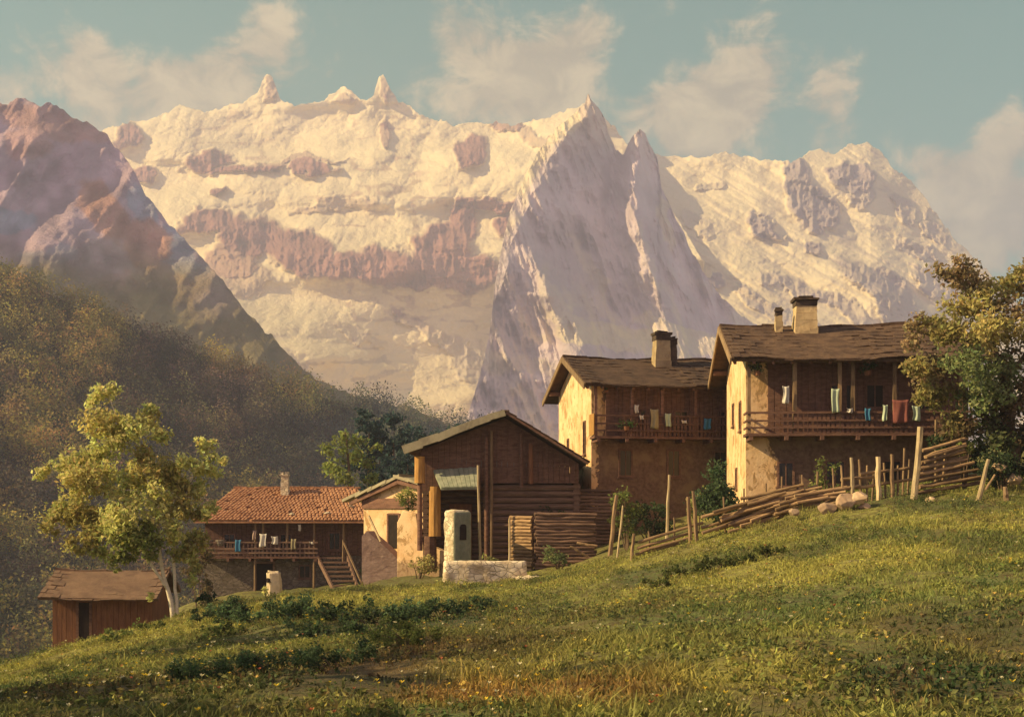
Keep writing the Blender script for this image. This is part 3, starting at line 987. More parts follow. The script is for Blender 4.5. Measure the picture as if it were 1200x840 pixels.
def bush(name, label, cat, px, py, Y, w, h, colr, seed, leaf=.14, dens=2.2, group=None, n=6, sink=.15):
    """low plant: w, h in photo px at its distance; py = foot"""
    X = (px - 600) / F * Y
    zb = g1(X, Y)
    root = empty(name, (X, Y, zb), 0, label, cat, group)
    r = np.random.default_rng(seed)
    wm, hm = w / F * Y, h / F * Y
    top = (HOR - py) / F * Y + hm - zb          # keep the top where the photo has it
    hm = max(hm * .6, min(top, hm * 1.8)) if name != 'low_shrub' else hm * 1.25 + .1
    if name == 'low_shrub': wm *= 1.35
    cs, rs, co = [], [], []
    for i in range(n):
        if name == 'low_shrub':
            cs.append(((r.random() - .5) * wm * .95, (r.random() - .5) * wm * .7, hm * (.10 + .55 * r.random())))
            rs.append(min(wm, hm) * (.34 + .2 * r.random()))
        else:
            cs.append(((r.random() - .5) * wm * .75, (r.random() - .5) * wm * .6, hm * (.25 + .55 * r.random())))
            rs.append(min(wm, hm) * (.24 + .18 * r.random()))
        co.append(np.asarray(colr) * (.7 + .6 * r.random()))
    V, Fc, Cc = leaf_cloud(*sub_clumps(cs, rs, co, 4, seed, .6), leaf, dens * 4.5, .9, seed)
    V[:, 2] = np.maximum(V[:, 2], -.1)
    np_mesh('foliage', V, Fc, M['leaf'], root, col=Cc)
    mb = MB()
    for c, rd in zip(cs, rs):
        mb.tube([(c[0] * .15, c[1] * .15, -.15), (c[0] * .5, c[1] * .5, c[2] * .5), c], [min(.035, .035 * hm), min(.025, .025 * hm), min(.01, .01 * hm)], 5)
    mb.build('stem', M['bark'], root)
    return root


def rough_block(mb, x0, x1, y0, y1, z0, z1, amp=.035, round_=.08, step=.14, seed=0):
    """plastered masonry: a box with rounded, uneven faces"""
    dims = (x1 - x0, y1 - y0, z1 - z0)
    nn = [max(2, int(d / step)) for d in dims]
    idx, vs, fs = {}, [], []

    def vid(i, j, k):
        key = (i, j, k)
        if key not in idx:
            p = [x0 + dims[0] * i / nn[0], y0 + dims[1] * j / nn[1], z0 + dims[2] * k / nn[2]]
            c = [(x0 + x1) / 2, (y0 + y1) / 2, (z0 + z1) / 2]
            e = sum(1 for a, n_ in zip((i, j, k), nn) if a in (0, n_))
            if e >= 2 and k != 0:
                f = round_ * (e - 1) * .6
                for q in range(3):
                    a = (i, j, k)[q]
                    if a == 0: p[q] += f
                    elif a == nn[q]: p[q] -= f
            h = amp * (float(fbm(np.array([p[0] * 2.3 + p[2] * 1.1 + seed]), np.array([p[1] * 2.1 + p[2] * 1.9]), 3, seed)[0]) * 1.6 + random.uniform(-.25, .25))
            d = [p[q] - c[q] for q in range(3)]
            m_ = math.sqrt(sum((d[q] / dims[q]) ** 2 for q in range(3))) + 1e-6
            p = [p[q] + d[q] / dims[q] / m_ * h for q in range(3)]
            idx[key] = len(vs)
            vs.append(tuple(p))
        return idx[key]
    for a, b, c in ((0, 1, 2), (1, 2, 0), (0, 2, 1)):
        for side in (0, nn[c]):
            for u in range(nn[a]):
                for v in range(nn[b]):
                    q = []
                    for du, dv in ((0, 0), (1, 0), (1, 1), (0, 1)):
                        t = [0, 0, 0]
                        t[a], t[b], t[c] = u + du, v + dv, side
                        q.append(vid(*t))
                    fs.append(tuple(q))
    return mb.add(vs, fs)


# ------------------------------------------------------------------ buildings
def shingles(mb, p0, ux, L, up, S, rows, wid, th=.05, jit=.05, lift=.06, skip=0.0):
    """courses of overlapping flat shingles; p0 eave start, ux along the eave, up = up-slope unit vector"""
    p0, ux, up = Vector(p0), Vector(ux), Vector(up)
    nrm = ux.cross(up).normalized()
    if nrm.z < 0: nrm = -nrm
    rh = S / rows
    for rr in range(rows):
        x = -random.uniform(0, wid)
        while x < L - .02:
            ww = wid * random.uniform(.7, 1.35)
            a, b = max(x, 0) + .006, min(x + ww, L) - .006
            x += ww
            if b - a < .04: continue
            jz = random.uniform(0, jit)
            y0 = rr * rh - random.uniform(0, .06) - (.02 if rr else .05)
            y1 = (rr + 1) * rh + rh * .25
            if rr == rows - 1: y1 = (rr + 1) * rh
            b0 = lift + jz + .02
            vs = []
            for (yy, zz) in ((y0, b0), (y1, b0 - .035)):
                for xx in (a, b):
                    vs.append(p0 + ux * xx + up * yy + nrm * zz)
            top = [v + nrm * th for v in vs]
            vs += top
            mb.add(vs, [(0, 1, 3, 2), (4, 6, 7, 5), (0, 4, 5, 1), (2, 3, 7, 6), (0, 2, 6, 4), (1, 5, 7, 3)])


def gable_roof_x(parent, x0, x1, D, He, Hr, oy, rows, wid, mat, sag=.06, th=.14):
    """ridge along local x. He: wall-top height at front/back, Hr ridge height at D/2; oy eaves overhang"""
    mid = D / 2
    k = (Hr - He) / mid
    ze = He - k * oy
    mb = MB()
    for sgn, ye in ((-1, -oy), (1, D + oy)):
        a = [Vector((x0, ye, ze)), Vector((x1, ye, ze)), Vector((x1, mid, Hr)), Vector((x0, mid, Hr))]
        n = Vector((0, sgn * k, 1)).normalized() * th
        mb.add(a + [v + n for v in a], [(0, 1, 2, 3), (4, 7, 6, 5), (0, 4, 5, 1), (1, 5, 6, 2), (2, 6, 7, 3), (3, 7, 4, 0)])
        up = Vector((0, -sgn * 1.0, k)).normalized()
        S = math.hypot(mid + oy, Hr - ze)
        if sgn < 0: shingles(mb, (x0, ye, ze), (1, 0, 0), x1 - x0, up, S, rows, wid, lift=th - .02)
        else: shingles(mb, (x0, ye, ze), (1, 0, 0), x1 - x0, up, S, rows, wid * 1.6, lift=th - .02)
    # ridge capping
    x = x0
    while x < x1:
        l = random.uniform(.5, .9)
        mb.box(x, min(x + l - .02, x1), mid - .17, mid + .17, Hr + th - .02 + random.uniform(-.02, .04), Hr + th + .08 + random.uniform(0, .05), jit=.015)
        x += l
    ph = random.uniform(0, 6)
    mb.v = [(vx, vy, vz + .05 * math.sin(vx * .8 + ph) + .035 * math.sin(vx * 2.1 + vy * .6 + ph) - .05 * math.sin(math.pi * (vx - x0) / (x1 - x0))) for vx, vy, vz in mb.v]
    return mb.build('roof', mat, parent)


def window(parent, x, z, wd, ht, face='front', D=0, shutter=None, y=0.0, frame='dark_wood'):
    """framed opening; face 'front' looks to -y, 'left' looks to -x (then x is the y position)"""
    def put(a0, a1, d0, d1, z0, z1, mb):
        if face == 'front': mb.box(a0, a1, y + d0, y + d1, z0, z1)
        else: mb.box(y + d0, y + d1, a0, a1, z0, z1)
    f = MB()
    t = .09
    put(x, x + t, -.05, .06, z, z + ht, f); put(x + wd - t, x + wd, -.05, .06, z, z + ht, f)
    put(x + t, x + wd - t, -.05, .06, z + ht - t, z + ht, f); put(x - .05, x + wd + .05, -.10, .06, z - .07, z, f)
    put(x + t, x + wd - t, -.045, .04, z, z + t, f)
    put(x + wd / 2 - .025, x + wd / 2 + .025, -.03, .03, z + t, z + ht - t, f)
    fo = f.build('window', M[frame], parent)
    p = MB()
    put(x + t, x + wd - t, -.012, .012, z + t, z + ht - t, p)
    p.build('pane', M['pane'], fo)
    if shutter:
        s = MB()
        for a in (x - wd * .52, x + wd * 1.02):
            put(a, a + wd * .5, -.09, -.045, z, z + ht, s)
        s.build('shutter', M[shutter], fo)
    return fo


def chimney(parent, x, y, z0, z1, wd, dp, cap=True, mat='chimney', twin=False):
    mb = MB()
    n = 5
    for i in range(n):
        a, b = z0 + (z1 - z0) * i / n, z0 + (z1 - z0) * (i + 1) / n
        s = 1.06 - .03 * i
        mb.box(x - wd / 2 * s, x + wd / 2 * s, y - dp / 2 * s, y + dp / 2 * s, a, b, jit=.02)
    c = mb.build('chimney', M[mat], parent)
    if cap:
        k = MB()
        h = (z1 - z0) * .16
        k.box(x - wd * .50, x + wd * .50, y - dp * .50, y + dp * .50, z1 + .004, z1 + h, jit=.03)
        k.box(x - wd * .58, x + wd * .58, y - dp * .58, y + dp * .58, z1 + h + .003, z1 + h + .10, jit=.03)
        k.box(x - wd * .34, x + wd * .34, y - dp * .34, y + dp * .34, z1 + h + .105, z1 + h + .2, jit=.03)
        k.build('chimney_cap', M['soot'], c)
    return c


def chalet(name, label, loc, rz, Wd, D, He, Hr, ox, oy, bal, wallmat, timber0):
    root = empty(name, loc, rz, label, 'house')
    # masonry shell with gable ends
    mb = MB()
    prof = [(0, -2.0), (D, -2.0), (D, He - .02), (D / 2, Hr - .02), (0, He - .02)]
    vs = [(0, a, b) for a, b in prof] + [(Wd, a, b) for a, b in prof]
    mb.add(vs, [(0, 1, 2, 3, 4), (9, 8, 7, 6, 5)] + [(i, i + 5, (i + 1) % 5 + 5, (i + 1) % 5) for i in range(5)])
    mb.build('wall', wallmat, root)
    gable_roof_x(root, -ox, Wd + ox, D, He, Hr, oy, 9, .34, M['shingle'])
    # verge boards on the left gable, purlin ends, rafters
    k = (Hr - He) / (D / 2)
    vb = MB()
    for ye in (-oy, D + oy):
        vb.bar((-ox - .04, ye, He - k * oy + .05), (-ox - .04, D / 2, Hr + .05), .07, .30)
    vb.build('verge_board', M['post_wood'], root)
    x = -ox + .15
    while x < Wd + ox:
        MB().bar((x, -oy + .05, He - k * oy - .03 + .05 * k), (x, .4, He + k * .4 - .03), .12, .14).build('rafter', M['dark_wood'], root)
        x += .8
    for yy in (0.3, D / 2, D - .3):
        zz = He + min(yy, D - yy) * k - .12
        MB().bar((-ox + .05, yy, zz), (.3, yy, zz), .2, .22).build('purlin', M['dark_wood'], root)
    # boarded upper front
    tb = MB()
    x = timber0
    while x < Wd - .05:
        ww = random.uniform(.18, .30)
        tb.box(x, min(x + ww - .012, Wd), -.06 - random.uniform(0, .02), -.003, bal[0] + .02, He - .02)
        x += ww
    tb.build('timber_front', M['dark_wood'], root)
    zf, zr, dp, x0, x1 = bal
    fl = MB()
    fl.box(x0, x1, -dp, -.02, zf - .12, zf)
    xx = x0 + .2
    while xx < x1:
        fl.box(xx - .08, xx + .08, -dp - .08, -.01, zf - .30, zf - .124)
        xx += 1.5
    fl.build('balcony_floor', M['dark_wood'], root)
    rl = MB()
    for zz, hh in ((zr, .09), (zf + (zr - zf) * .62, .08), (zf + (zr - zf) * .3, .08)):
        rl.box(x0, x1, -dp, -dp + .06, zz - hh, zz)
        rl.box(x0, x0 + .06, -dp + .063, -.07, zz - hh, zz)
    xx = x0 + 1.6
    while xx < x1 - .1:
        rl.box(xx, xx + .13, -dp + .062, -dp + .085, zf + .02, zr - .1)
        xx += random.uniform(.17, .24)
    rl.build('railing', M['dark_wood'], root)
    return root, k


def balcony_posts(root, xs_, bal, zt, mat='post_wood', r=.075):
    for x in xs_:
        MB().box(x - r, x + r, -bal[2] + .09, -bal[2] + .09 + 2 * r, bal[0] - .1, zt, jit=.012).build('post', M[mat], root)


# ---- right house
PR_ = P(874, 598, 54)
balR = (3.30, 4.22, 1.15, -.12, 9.4)
houseR, kR = chalet('balcony_house', 'large dark-timbered house with ochre plaster gable and wide round-capped chimney, below the right-hand tree', PR_, R(-4), 9.5, 8.0, 6.85, 8.45, .75, 1.35, balR, plaster_wall('ochre_plaster_shade', 1.25, .9, 3.3), .95)
balcony_posts(houseR, (.02, 1.95, 3.85, 4.4, 6.15, 8.9), balR, 6.45)
MB().box(-.02, 9.3, -1.08, -.96, 6.32, 6.46).build('eave_beam', M['post_wood'], houseR)
window(houseR, 3.6, 4.3, 1.0, 1.2, y=-.062); window(houseR, 5.1, 4.4, .85, 1.1, y=-.062); window(houseR, 7.2, 4.3, .9, 1.2, y=-.062)
window(houseR, 1.35, 1.0, .75, 1.15, y=0); window(houseR, 3.4, 1.1, .9, 1.1, y=0); window(houseR, 5.8, 1.1, .9, 1.1, y=0)
window(houseR, 1.6, 3.6, .8, 1.35, face='left', y=0, shutter=None); window(houseR, 4.6, 4.0, .7, 1.1, face='left', y=0); window(houseR, 3.2, 1.0, .7, 1.0, face='left', y=0)
chimney(houseR, 3.05, 3.1, 7.7, 9.35, 1.0, 1.0)
chimney(houseR, 1.85, 3.0, 7.7, 8.95, .34, .34)

# ---- middle house
PM_ = P(693, 606, 64)
balM = (4.15, 5.25, 1.1, -.1, 8.6)
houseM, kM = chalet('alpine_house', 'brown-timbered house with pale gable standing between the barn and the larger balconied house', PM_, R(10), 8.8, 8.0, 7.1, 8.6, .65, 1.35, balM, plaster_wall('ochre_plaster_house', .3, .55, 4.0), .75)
balcony_posts(houseM, (.0, 1.9, 3.5, 5.3, 7.0, 8.4), balM, 6.75, 'dark_wood')
window(houseM, 1.45, 2.1, .75, 1.45, y=0); window(houseM, 4.05, 2.1, .75, 1.45, y=0); window(houseM, 6.6, 2.1, .75, 1.4, y=0)
window(houseM, 2.1, 4.4, .8, 1.2, y=-.062); window(houseM, 4.4, 4.4, .8, 1.2, y=-.062); window(houseM, 6.9, 4.4, .8, 1.2, y=-.062)
window(houseM, 1.2, 3.3, .55, 1.8, face='left', y=0); window(houseM, 5.2, 3.2, .5, 1.2, face='left', y=0)
bb = MB()
for i in range(5): bb.box(-.14, -.103, -1.1 + i * .21, -1.1 + i * .21 + .2, 4.2 + random.uniform(-.03, .03), 5.3)
bb.build('balcony_end_boards', M['lit_wood'], houseM)
chimney(houseM, 4.55, 2.6, 7.7, 9.6, .85, .8)
chimney(houseM, 5.35, 3.1, 7.8, 9.45, .36, .5, mat='soot')

# ---- barn with its gable to the viewer
YB = 60.0
rootB = P(580, 664, YB)
barn = empty('timber_barn', rootB, 0, 'dark timber barn with low-pitched gable roof behind the whitewashed pillar', 'barn')


def BL(px, py, Y=YB):
    return P(px, py, Y) - rootB


pk, le, re_ = BL(592, 487), BL(478, 530), BL(686, 545)
xL, xRt = BL(493, 600).x, BL(678, 600).x
zpk, zle, zre = pk.z, le.z, re_.z


def barn_top(x):
    return zpk + (zle - zpk) * (pk.x - x) / (pk.x - le.x) if x < pk.x else zpk + (zre - zpk) * (x - pk.x) / (re_.x - pk.x)


DB = 7.5
gb = MB()
x = xL
while x < xRt:
    ww = random.uniform(.20, .32)
    x2 = min(x + ww - .014, xRt)
    za, zb = barn_top(x) - .12, barn_top(x2) - .12
    y0 = -random.uniform(0, .04)
    zlo = BL(0, 566).z if x > BL(562, 0).x else BL(0, 575).z
    vs = [(x, y0, zlo), (x2, y0, zlo), (x2, y0, zb), (x, y0, za)]
    vs += [(a, .10, c) for a, b, c in vs]
    gb.add(vs, [(0, 1, 2, 3), (7, 6, 5, 4), (0, 4, 5, 1), (1, 5, 6, 2), (2, 6, 7, 3), (3, 7, 4, 0)])
    x += ww
gb.add([(le.x + .3, .14, zle - .1), (re_.x - .3, .14, zre - .1), (pk.x, .14, zpk - .08), (le.x + .3, .2, zle - .1), (re_.x - .3, .2, zre - .1), (pk.x, .2, zpk - .08)], [(0, 1, 2), (5, 4, 3), (0, 3, 4, 1), (1, 4, 5, 2), (2, 5, 3, 0)])
gb.build('gable_boards', M['dark_wood'], barn)
lw = MB()
z = -.8
ztop = BL(0, 567).z
r0 = .17
while z < ztop - .05:
    lw.tube([(BL(566, 0).x, .25, z), (xRt + .1, .25, z)], [r0, r0 * .93], 8)
    lw.tube([(xL, 1.7, z), (BL(566, 0).x + .3, 1.7, z)], [r0, r0 * .93], 8)
    lw.tube([(xL + .2, .5, z + .1), (xL + .2, DB, z + .1)], [r0, r0 * .93], 8)
    lw.tube([(xRt - .1, .1, z + .1), (xRt - .1, DB, z + .1)], [r0, r0 * .93], 8)
    z += .31
while z < zle + .1:
    lw.tube([(xL + .2, .5, z + .1), (xL + .2, DB, z + .1)], [r0, r0 * .93], 8)
    lw.tube([(xRt - .1, .5, z - .2), (xRt - .1, DB, z - .2)], [r0, r0 * .93], 8) if z < zre - .1 else None
    z += .31
lw.box(xL + .1, xRt - .1, DB - .1, DB, -1, zre + .2)
lw.build('log_wall', M['log_wood'], barn)
rb = MB()
for a, b in (((le.x, zle), (pk.x, zpk)), ((re_.x, zre), (pk.x, zpk))):
    pts = [Vector((a[0], -.95, a[1])), Vector((b[0], -.95, b[1])), Vector((b[0], DB + .6, b[1])), Vector((a[0], DB + .6, a[1]))]
    n = Vector((-(b[1] - a[1]), 0, b[0] - a[0])).normalized()
    if n.z < 0: n = -n
    rb.add(pts + [q + n * .13 for q in pts], [(0, 1, 2, 3), (7, 6, 5, 4), (0, 4, 5, 1), (1, 5, 6, 2), (2, 6, 7, 3), (3, 7, 4, 0)])
    up = (Vector((b[0], 0, b[1])) - Vector((a[0], 0, a[1])))
    shingles(rb, (a[0], -.98, a[1]), (0, 1, 0), DB + 1.55, up.normalized(), up.length, 10, .4, lift=.12)
x = -.9
while x < DB + .5:
    rb.box(pk.x - .2, pk.x + .2, x, x + .55, zpk + .12 + random.uniform(-.02, .03), zpk + .22 + random.uniform(-.02, .04), jit=.02)
    x += .58
rb.build('roof', M['shingle'], barn)
vb = MB()
for i in range(6):
    f0, f1 = i / 6, (i + 1) / 6 + .02
    A_, B_ = Vector((le.x - .15, -1.06, zle + .06)), Vector((pk.x, -1.06, zpk + .08))
    vb.bar(A_.lerp(B_, f0) + Vector((0, -.004 * (i % 2), random.uniform(-.06, .06))), A_.lerp(B_, min(f1, 1)) + Vector((0, -.004 * (i % 2), random.uniform(-.03, .03))), .40 - .02 * i, .22 + .01 * i, up=(0, 1, 0))
vb.build('verge_board', M['stone_slab'], barn)
vb2 = MB()
vb2.bar((re_.x + .08, -1.04, zre + .03), (pk.x + .03, -1.04, zpk + .06), .09, .24, up=(0, 1, 0))
vb2.build('verge_board', M['dark_wood'], barn)
for px, y0, y1, rr in ((492, 535, 566, .26), (510, 570, 628, .30)):
    a, b = BL(px, y1, YB - .3), BL(px, y0, YB - .3)
    m_ = MB().tube([(a.x, -.45, a.z), (a.x, -.45, (a.z + b.z) / 2), (b.x, -.45, b.z)], [rr, rr * .97, rr * .92], 10, wob=.04)
    m_.build('corner_post', M['lit_wood'], barn, smooth=False)
for px, y0, y1, rr, mt in ((492, 566, 640, .13, 'dark_wood'), (570, 512, 664, .10, 'dark_wood'), (576, 505, 664, .085, 'post_wood'), (611, 508, 566, .09, 'dark_wood'), (622, 520, 562, .11, 'shed_wall'), (504, 628, 664, .34, 'dark_wood')):
    a, b = BL(px, y1, YB - .3), BL(px, y0, YB - .3)
    MB().tube([(a.x, -.35, a.z - .2), (b.x, -.35, b.z)], [rr, rr * .9], 8, wob=.05).build('post', M[mt], barn)
pr = MB()
a0, a1, b0, b1 = BL(508, 556, YB + .0), BL(560, 553, YB), BL(517, 574, YB - 1.6), BL(562, 573, YB - 1.6)
q = [Vector((b0.x, -1.7, b0.z)), Vector((b1.x, -1.7, b1.z)), Vector((a1.x, -.12, a1.z + .1)), Vector((a0.x, -.12, a0.z + .1))]
pr.add(q + [v + Vector((0, 0, .09)) for v in q], [(0, 1, 2, 3), (7, 6, 5, 4), (0, 4, 5, 1), (1, 5, 6, 2), (2, 6, 7, 3), (3, 7, 4, 0)])
for i in range(9):
    t0 = i / 9
    u0, u1 = q[0].lerp(q[1], t0 + .005), q[0].lerp(q[1], (i + 1) / 9 - .005)
    w0, w1 = q[3].lerp(q[2], t0 + .005), q[3].lerp(q[2], (i + 1) / 9 - .005)
    h = .10 + random.uniform(0, .025)
    vs = [v + Vector((0, -.05 if j < 2 else 0, .093)) for j, v in enumerate((u0, u1, w1, w0))]
    pr.add(vs + [v + Vector((0, 0, h - .06)) for v in vs], [(0, 1, 2, 3), (7, 6, 5, 4), (0, 4, 5, 1), (1, 5, 6, 2), (2, 6, 7, 3), (3, 7, 4, 0)])
pr.build('porch_roof', M['green_paint_and_shade'], barn)
dd = MB().box(BL(525, 0).x, BL(552, 0).x, 1.35, 1.45, -.2, BL(0, 590).z)
dd.build('door', M['shed_wall'], barn)

# ---- plaster cottage left of the barn (behind it)
rootC = P(455, 668, 67)
cot = empty('plaster_cottage', rootC, R(-36), 'small yellow plaster cottage with stone-slab roof wedged between red-tiled house and barn', 'house')
mb = MB()
prof = [(-1.8, -1.2), (3.4, -1.2), (3.4, 4.3), (.9, 4.9), (-1.8, 4.0)]
vs = [(a, 0, b) for a, b in prof] + [(a, 5.5, b) for a, b in prof]
mb.add(vs, [(4, 3, 2, 1, 0), (5, 6, 7, 8, 9)] + [(i, (i + 1) % 5, (i + 1) % 5 + 5, i + 5) for i in range(5)])
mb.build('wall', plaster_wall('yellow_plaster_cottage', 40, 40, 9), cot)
rc = MB()
for i in range(9):
    for (xa, za, xb, zb) in ((-2.9, 3.72, .95, 4.98), (3.9, 4.30, .95, 5.0)):
        for j in range(4):
            t0, t1 = j / 4 - .03, (j + 1) / 4 + .06
            y0 = -.45 + i * .75
            p = [Vector((xa + (xb - xa) * t, y, za + (zb - za) * t + .05 * (3 - j) * 0)) for t, y in ((t0, y0), (t1, y0), (t1, y0 + .72), (t0, y0 + .72))]
            up = Vector((0, 0, .13 + random.uniform(0, .05)))
            lo = Vector((0, 0, .05 if j == 0 else .0 - .015 * j))
            p = [v + Vector((random.uniform(-.06, .06), random.uniform(-.04, .04), random.uniform(0, .03))) + lo for v in p]
            p[0].z += .06 * 0; p[0].z -= .05; p[3].z -= .05
            rc.add(p + [v + up for v in p], [(0, 1, 2, 3), (7, 6, 5, 4), (0, 4, 5, 1), (1, 5, 6, 2), (2, 6, 7, 3), (3, 7, 4, 0)])
rc.build('roof', M['stone_slab'], cot)
bm_ = MB()
for yy in (-.25, 1.5): bm_.bar((-2.6, yy, 3.62), (.9, yy, 4.75), .16, .2)
bm_.bar((3.6, -.25, 4.2), (.9, -.25, 4.78), .16, .2)
bm_.box(-1.85, 3.4, -.10, -.012, 3.35, 3.9)
bm_.build('eave_beams', M['dark_wood'], cot)
dr = MB().box(.05, .75, -.03, .06, 1.2, 3.0)
dr.build('door', M['dark_hole'], cot)
fr = MB()
fr.box(-.06, .05, -.06, .05, 1.15, 3.08); fr.box(.75, .86, -.06, .05, 1.15, 3.08); fr.box(.05, .75, -.06, .05, 3.0, 3.1)
fr.build('door_frame', M['dark_wood'], cot)
ivp = P(478, 584, 62.0)
ivg = g1(ivp.x, ivp.y)
ivy = empty('climbing_plant', (ivp.x, ivp.y, ivg), 0, 'green climbing plant bunched on the yellow cottage wall beside the barn post', 'plant')
ih = ivp.z - ivg
V, Fc, Cc = leaf_cloud([np.array((dx, dy, ih + dz)) for dx, dy, dz in ((-.35, 0, .1), (0, -.1, .25), (.3, 0, .1), (-.2, -.1, -.2), (.2, 0, -.25), (.05, .1, -.5))], [.30, .34, .28, .28, .24, .2], [LG, LG * 1.2, LG, MG * 1.3, MG, MG], .12, 26, .9, 205)
np_mesh('foliage', V, Fc, M['leaf'], ivy, col=Cc)
MB().tube([(0, .3, -.2), (.05, .25, ih * .5), (0, .1, ih)], [.05, .04, .02], 6).build('stem', M['bark'], ivy)

# stone ramp with sloping parapet in front of the cottage door
rm = MB()
Yr = 65.4
rr0 = P(450, 668, Yr)
pts = [P(424, 690, Yr), P(424, 628, Yr), P(430, 622, Yr), P(443, 633, Yr), P(455, 644, Yr), P(467, 656, Yr), P(470, 690, Yr)]
loc = [q - rr0 for q in pts]
n = len(loc)
bk = [q + Vector((.3, .6, .0)) for q in loc]
rm.add(loc + bk, [tuple(range(n)), tuple(range(2 * n - 1, n - 1, -1))] + [(i, (i + 1) % n, (i + 1) % n + n, i + n) for i in range(n)])
ramp = rm.build('stone_ramp', M['mauve_stone'], loc=rr0)
tag(ramp, 'mauve stone ramp sloping down to the right before the yellow cottage door', 'ramp')
gw = MB()
Yg = 60.5
gr = P(490, 664, Yg)
gx0, gx1, gx2 = P(463, 0, Yg).x - gr.x, P(491, 0, Yg).x - gr.x, P(522, 0, Yg).x - gr.x
gp = [P(px_, py_, Yg) - gr for px_, py_ in ((462, 690), (462, 612), (470, 598), (487, 602), (492, 626), (497, 640), (512, 641), (524, 646), (524, 690))]
gb2 = [q + Vector((0, .45, 0)) for q in gp]
nn_ = len(gp)
gw.add(gp + gb2, [tuple(range(nn_)), tuple(range(2 * nn_ - 1, nn_ - 1, -1))] + [(i, i + nn_, (i + 1) % nn_ + nn_, (i + 1) % nn_) for i in range(nn_)])
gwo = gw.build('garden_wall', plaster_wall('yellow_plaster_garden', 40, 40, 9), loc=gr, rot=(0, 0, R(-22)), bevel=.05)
tag(gwo, 'yellow plastered wall stepping down between the mauve ramp and the whitewashed pillar', 'wall')
lad = MB()
q0, q1 = P(437, 600, Yr - .4), P(447, 618, Yr - .4)
lad.bar(P(432, 604, Yr - .2), P(446, 634, Yr - .5), .09, .09)
o = lad.build('plank', M['pale_post'])
tag(o, 'pale plank leaning over the top of the mauve stone ramp', 'plank')

# ---- red-tiled house, lower left
YL = 80.0
rootL = P(240, 694, YL)
red = empty('red_tiled_house', rootL, 0, 'low house with orange-red tiled roof, white chimney and shaded balcony', 'house')


def RL(px, py, Y=YL):
    return P(px, py, Y) - rootL


WL, DL = RL(428, 0).x, 7.0
HeL = RL(0, 603).z + .15
mb = MB().box(0, WL, 0, DL, -1.5, HeL - .12)
mb.build('wall', M['grey_stone'], red)
ex, ey = .35, 1.5
zE = HeL - .55
yR = DL / 2 - .4
zR = (HOR - 573) / F * (YL + yR) - rootL.z
xa, xb = RL(266, 0).x * (YL + yR) / YL, RL(406, 0).x
tr = MB()
c = [Vector((-ex, -ey, zE)), Vector((WL + ex * 1.4, -ey, zE)), Vector((WL + ex * 1.4, DL + ey, zE)), Vector((-ex, DL + ey, zE)), Vector((1.3, yR, zR)), Vector((WL - 1.0, yR, zR))]
tr.add(c + [v + Vector((0, 0, -.12)) for v in c], [(0, 1, 5, 4), (2, 3, 4, 5), (1, 2, 5), (3, 0, 4), (6, 10, 11, 7), (8, 11, 10, 9), (7, 11, 8), (9, 10, 6), (0, 6, 7, 1), (1, 7, 8, 2), (2, 8, 9, 3), (3, 9, 6, 0)])


def tile_face(A, B, Cc, Dd, rows, step):
    """rounded tiles on the slope A-B (eave) to D-C (ridge)"""
    nrm = (B - A).cross(Dd - A).normalized()
    if nrm.z < 0: nrm = -nrm
    for r_ in range(rows):
        t0, t1 = r_ / rows, (r_ + 1) / rows + .25 / rows
        l0, l1 = A.lerp(Dd, t0), B.lerp(Cc, t0)
        m0, m1 = A.lerp(Dd, min(t1, 1)), B.lerp(Cc, min(t1, 1))
        L = (l1 - l0).length
        k = max(1, int(L / step))
        for i in range(k):
            if random.random() < .03: continue
            s = (i + .5 + random.uniform(-.12, .12)) / k
            p0, p1 = l0.lerp(l1, s), m0.lerp(m1, s)
            h = random.uniform(.0, .035)
            ux = (l1 - l0).normalized() * step * .48
            vs = []
            for (pp, zz) in ((p0, .05 + h), (p1, .015 + h)):
                vs += [pp - ux + nrm * (zz - .02), pp - ux * .45 + nrm * (zz + .055), pp + ux * .45 + nrm * (zz + .055), pp + ux + nrm * (zz - .02)]
            tr.add(vs, [(0, 1, 5, 4), (1, 2, 6, 5), (2, 3, 7, 6), (0, 3, 2, 1)])


tile_face(c[0], c[1], c[5], c[4], 15, .24)
tile_face(c[1], c[2], c[5], c[5], 13, .3)
tile_face(c[3], c[0], c[4], c[4], 13, .3)
tile_face(c[2], c[3], c[4], c[5], 13, .4)
x = 1.2
while x < WL - 1.0:
    tr.box(x, x + .42, yR - .13, yR + .13, zR + .02, zR + .14 + random.uniform(0, .06), jit=.02)
    x += .45
tr.build('roof', M['red_tile'], red)
xc = RL(325, 0).x * 1.02
chm = chimney(red, xc, yR - .9, zR - .9, zR + .85, .5, .5, cap=False, mat='whitewash')
kk = MB()
kk.box(xc - .32, xc + .30, yR - 1.22, yR - .6, zR + .853, zR + .95, jit=.03)
kk.box(xc - .26, xc - .08, yR - 1.15, yR - .65, zR + .953, zR + 1.12, jit=.03); kk.box(xc + .06, xc + .24, yR - 1.15, yR - .65, zR + .953, zR + 1.12, jit=.03)
kk.build('chimney_cap', M['whitewash'], chm)
zf = RL(0, 651).z; zr_ = RL(0, 636).z + .12
ub = MB()
x = .05
while x < WL - .1:
    ww = random.uniform(.2, .34)
    ub.box(x, min(x + ww - .012, WL - .02), -.08, -.004, zf + .02, HeL - .14)
    x += ww
ub.build('timber_front', M['dark_wood'], red)
fl = MB().box(-.1, RL(378, 0).x, -1.25, -.09, zf - .13, zf)
for i in range(6): fl.box(.3 + i * 1.4, .46 + i * 1.4, -1.3, -.01, zf - .32, zf - .134)
fl.build('balcony_floor', M['dark_wood'], red)
rl = MB()
for zz in (zr_, zf + .55, zf + .28): rl.box(-.1, RL(376, 0).x, -1.25, -1.19, zz - .1, zz)
x = 0
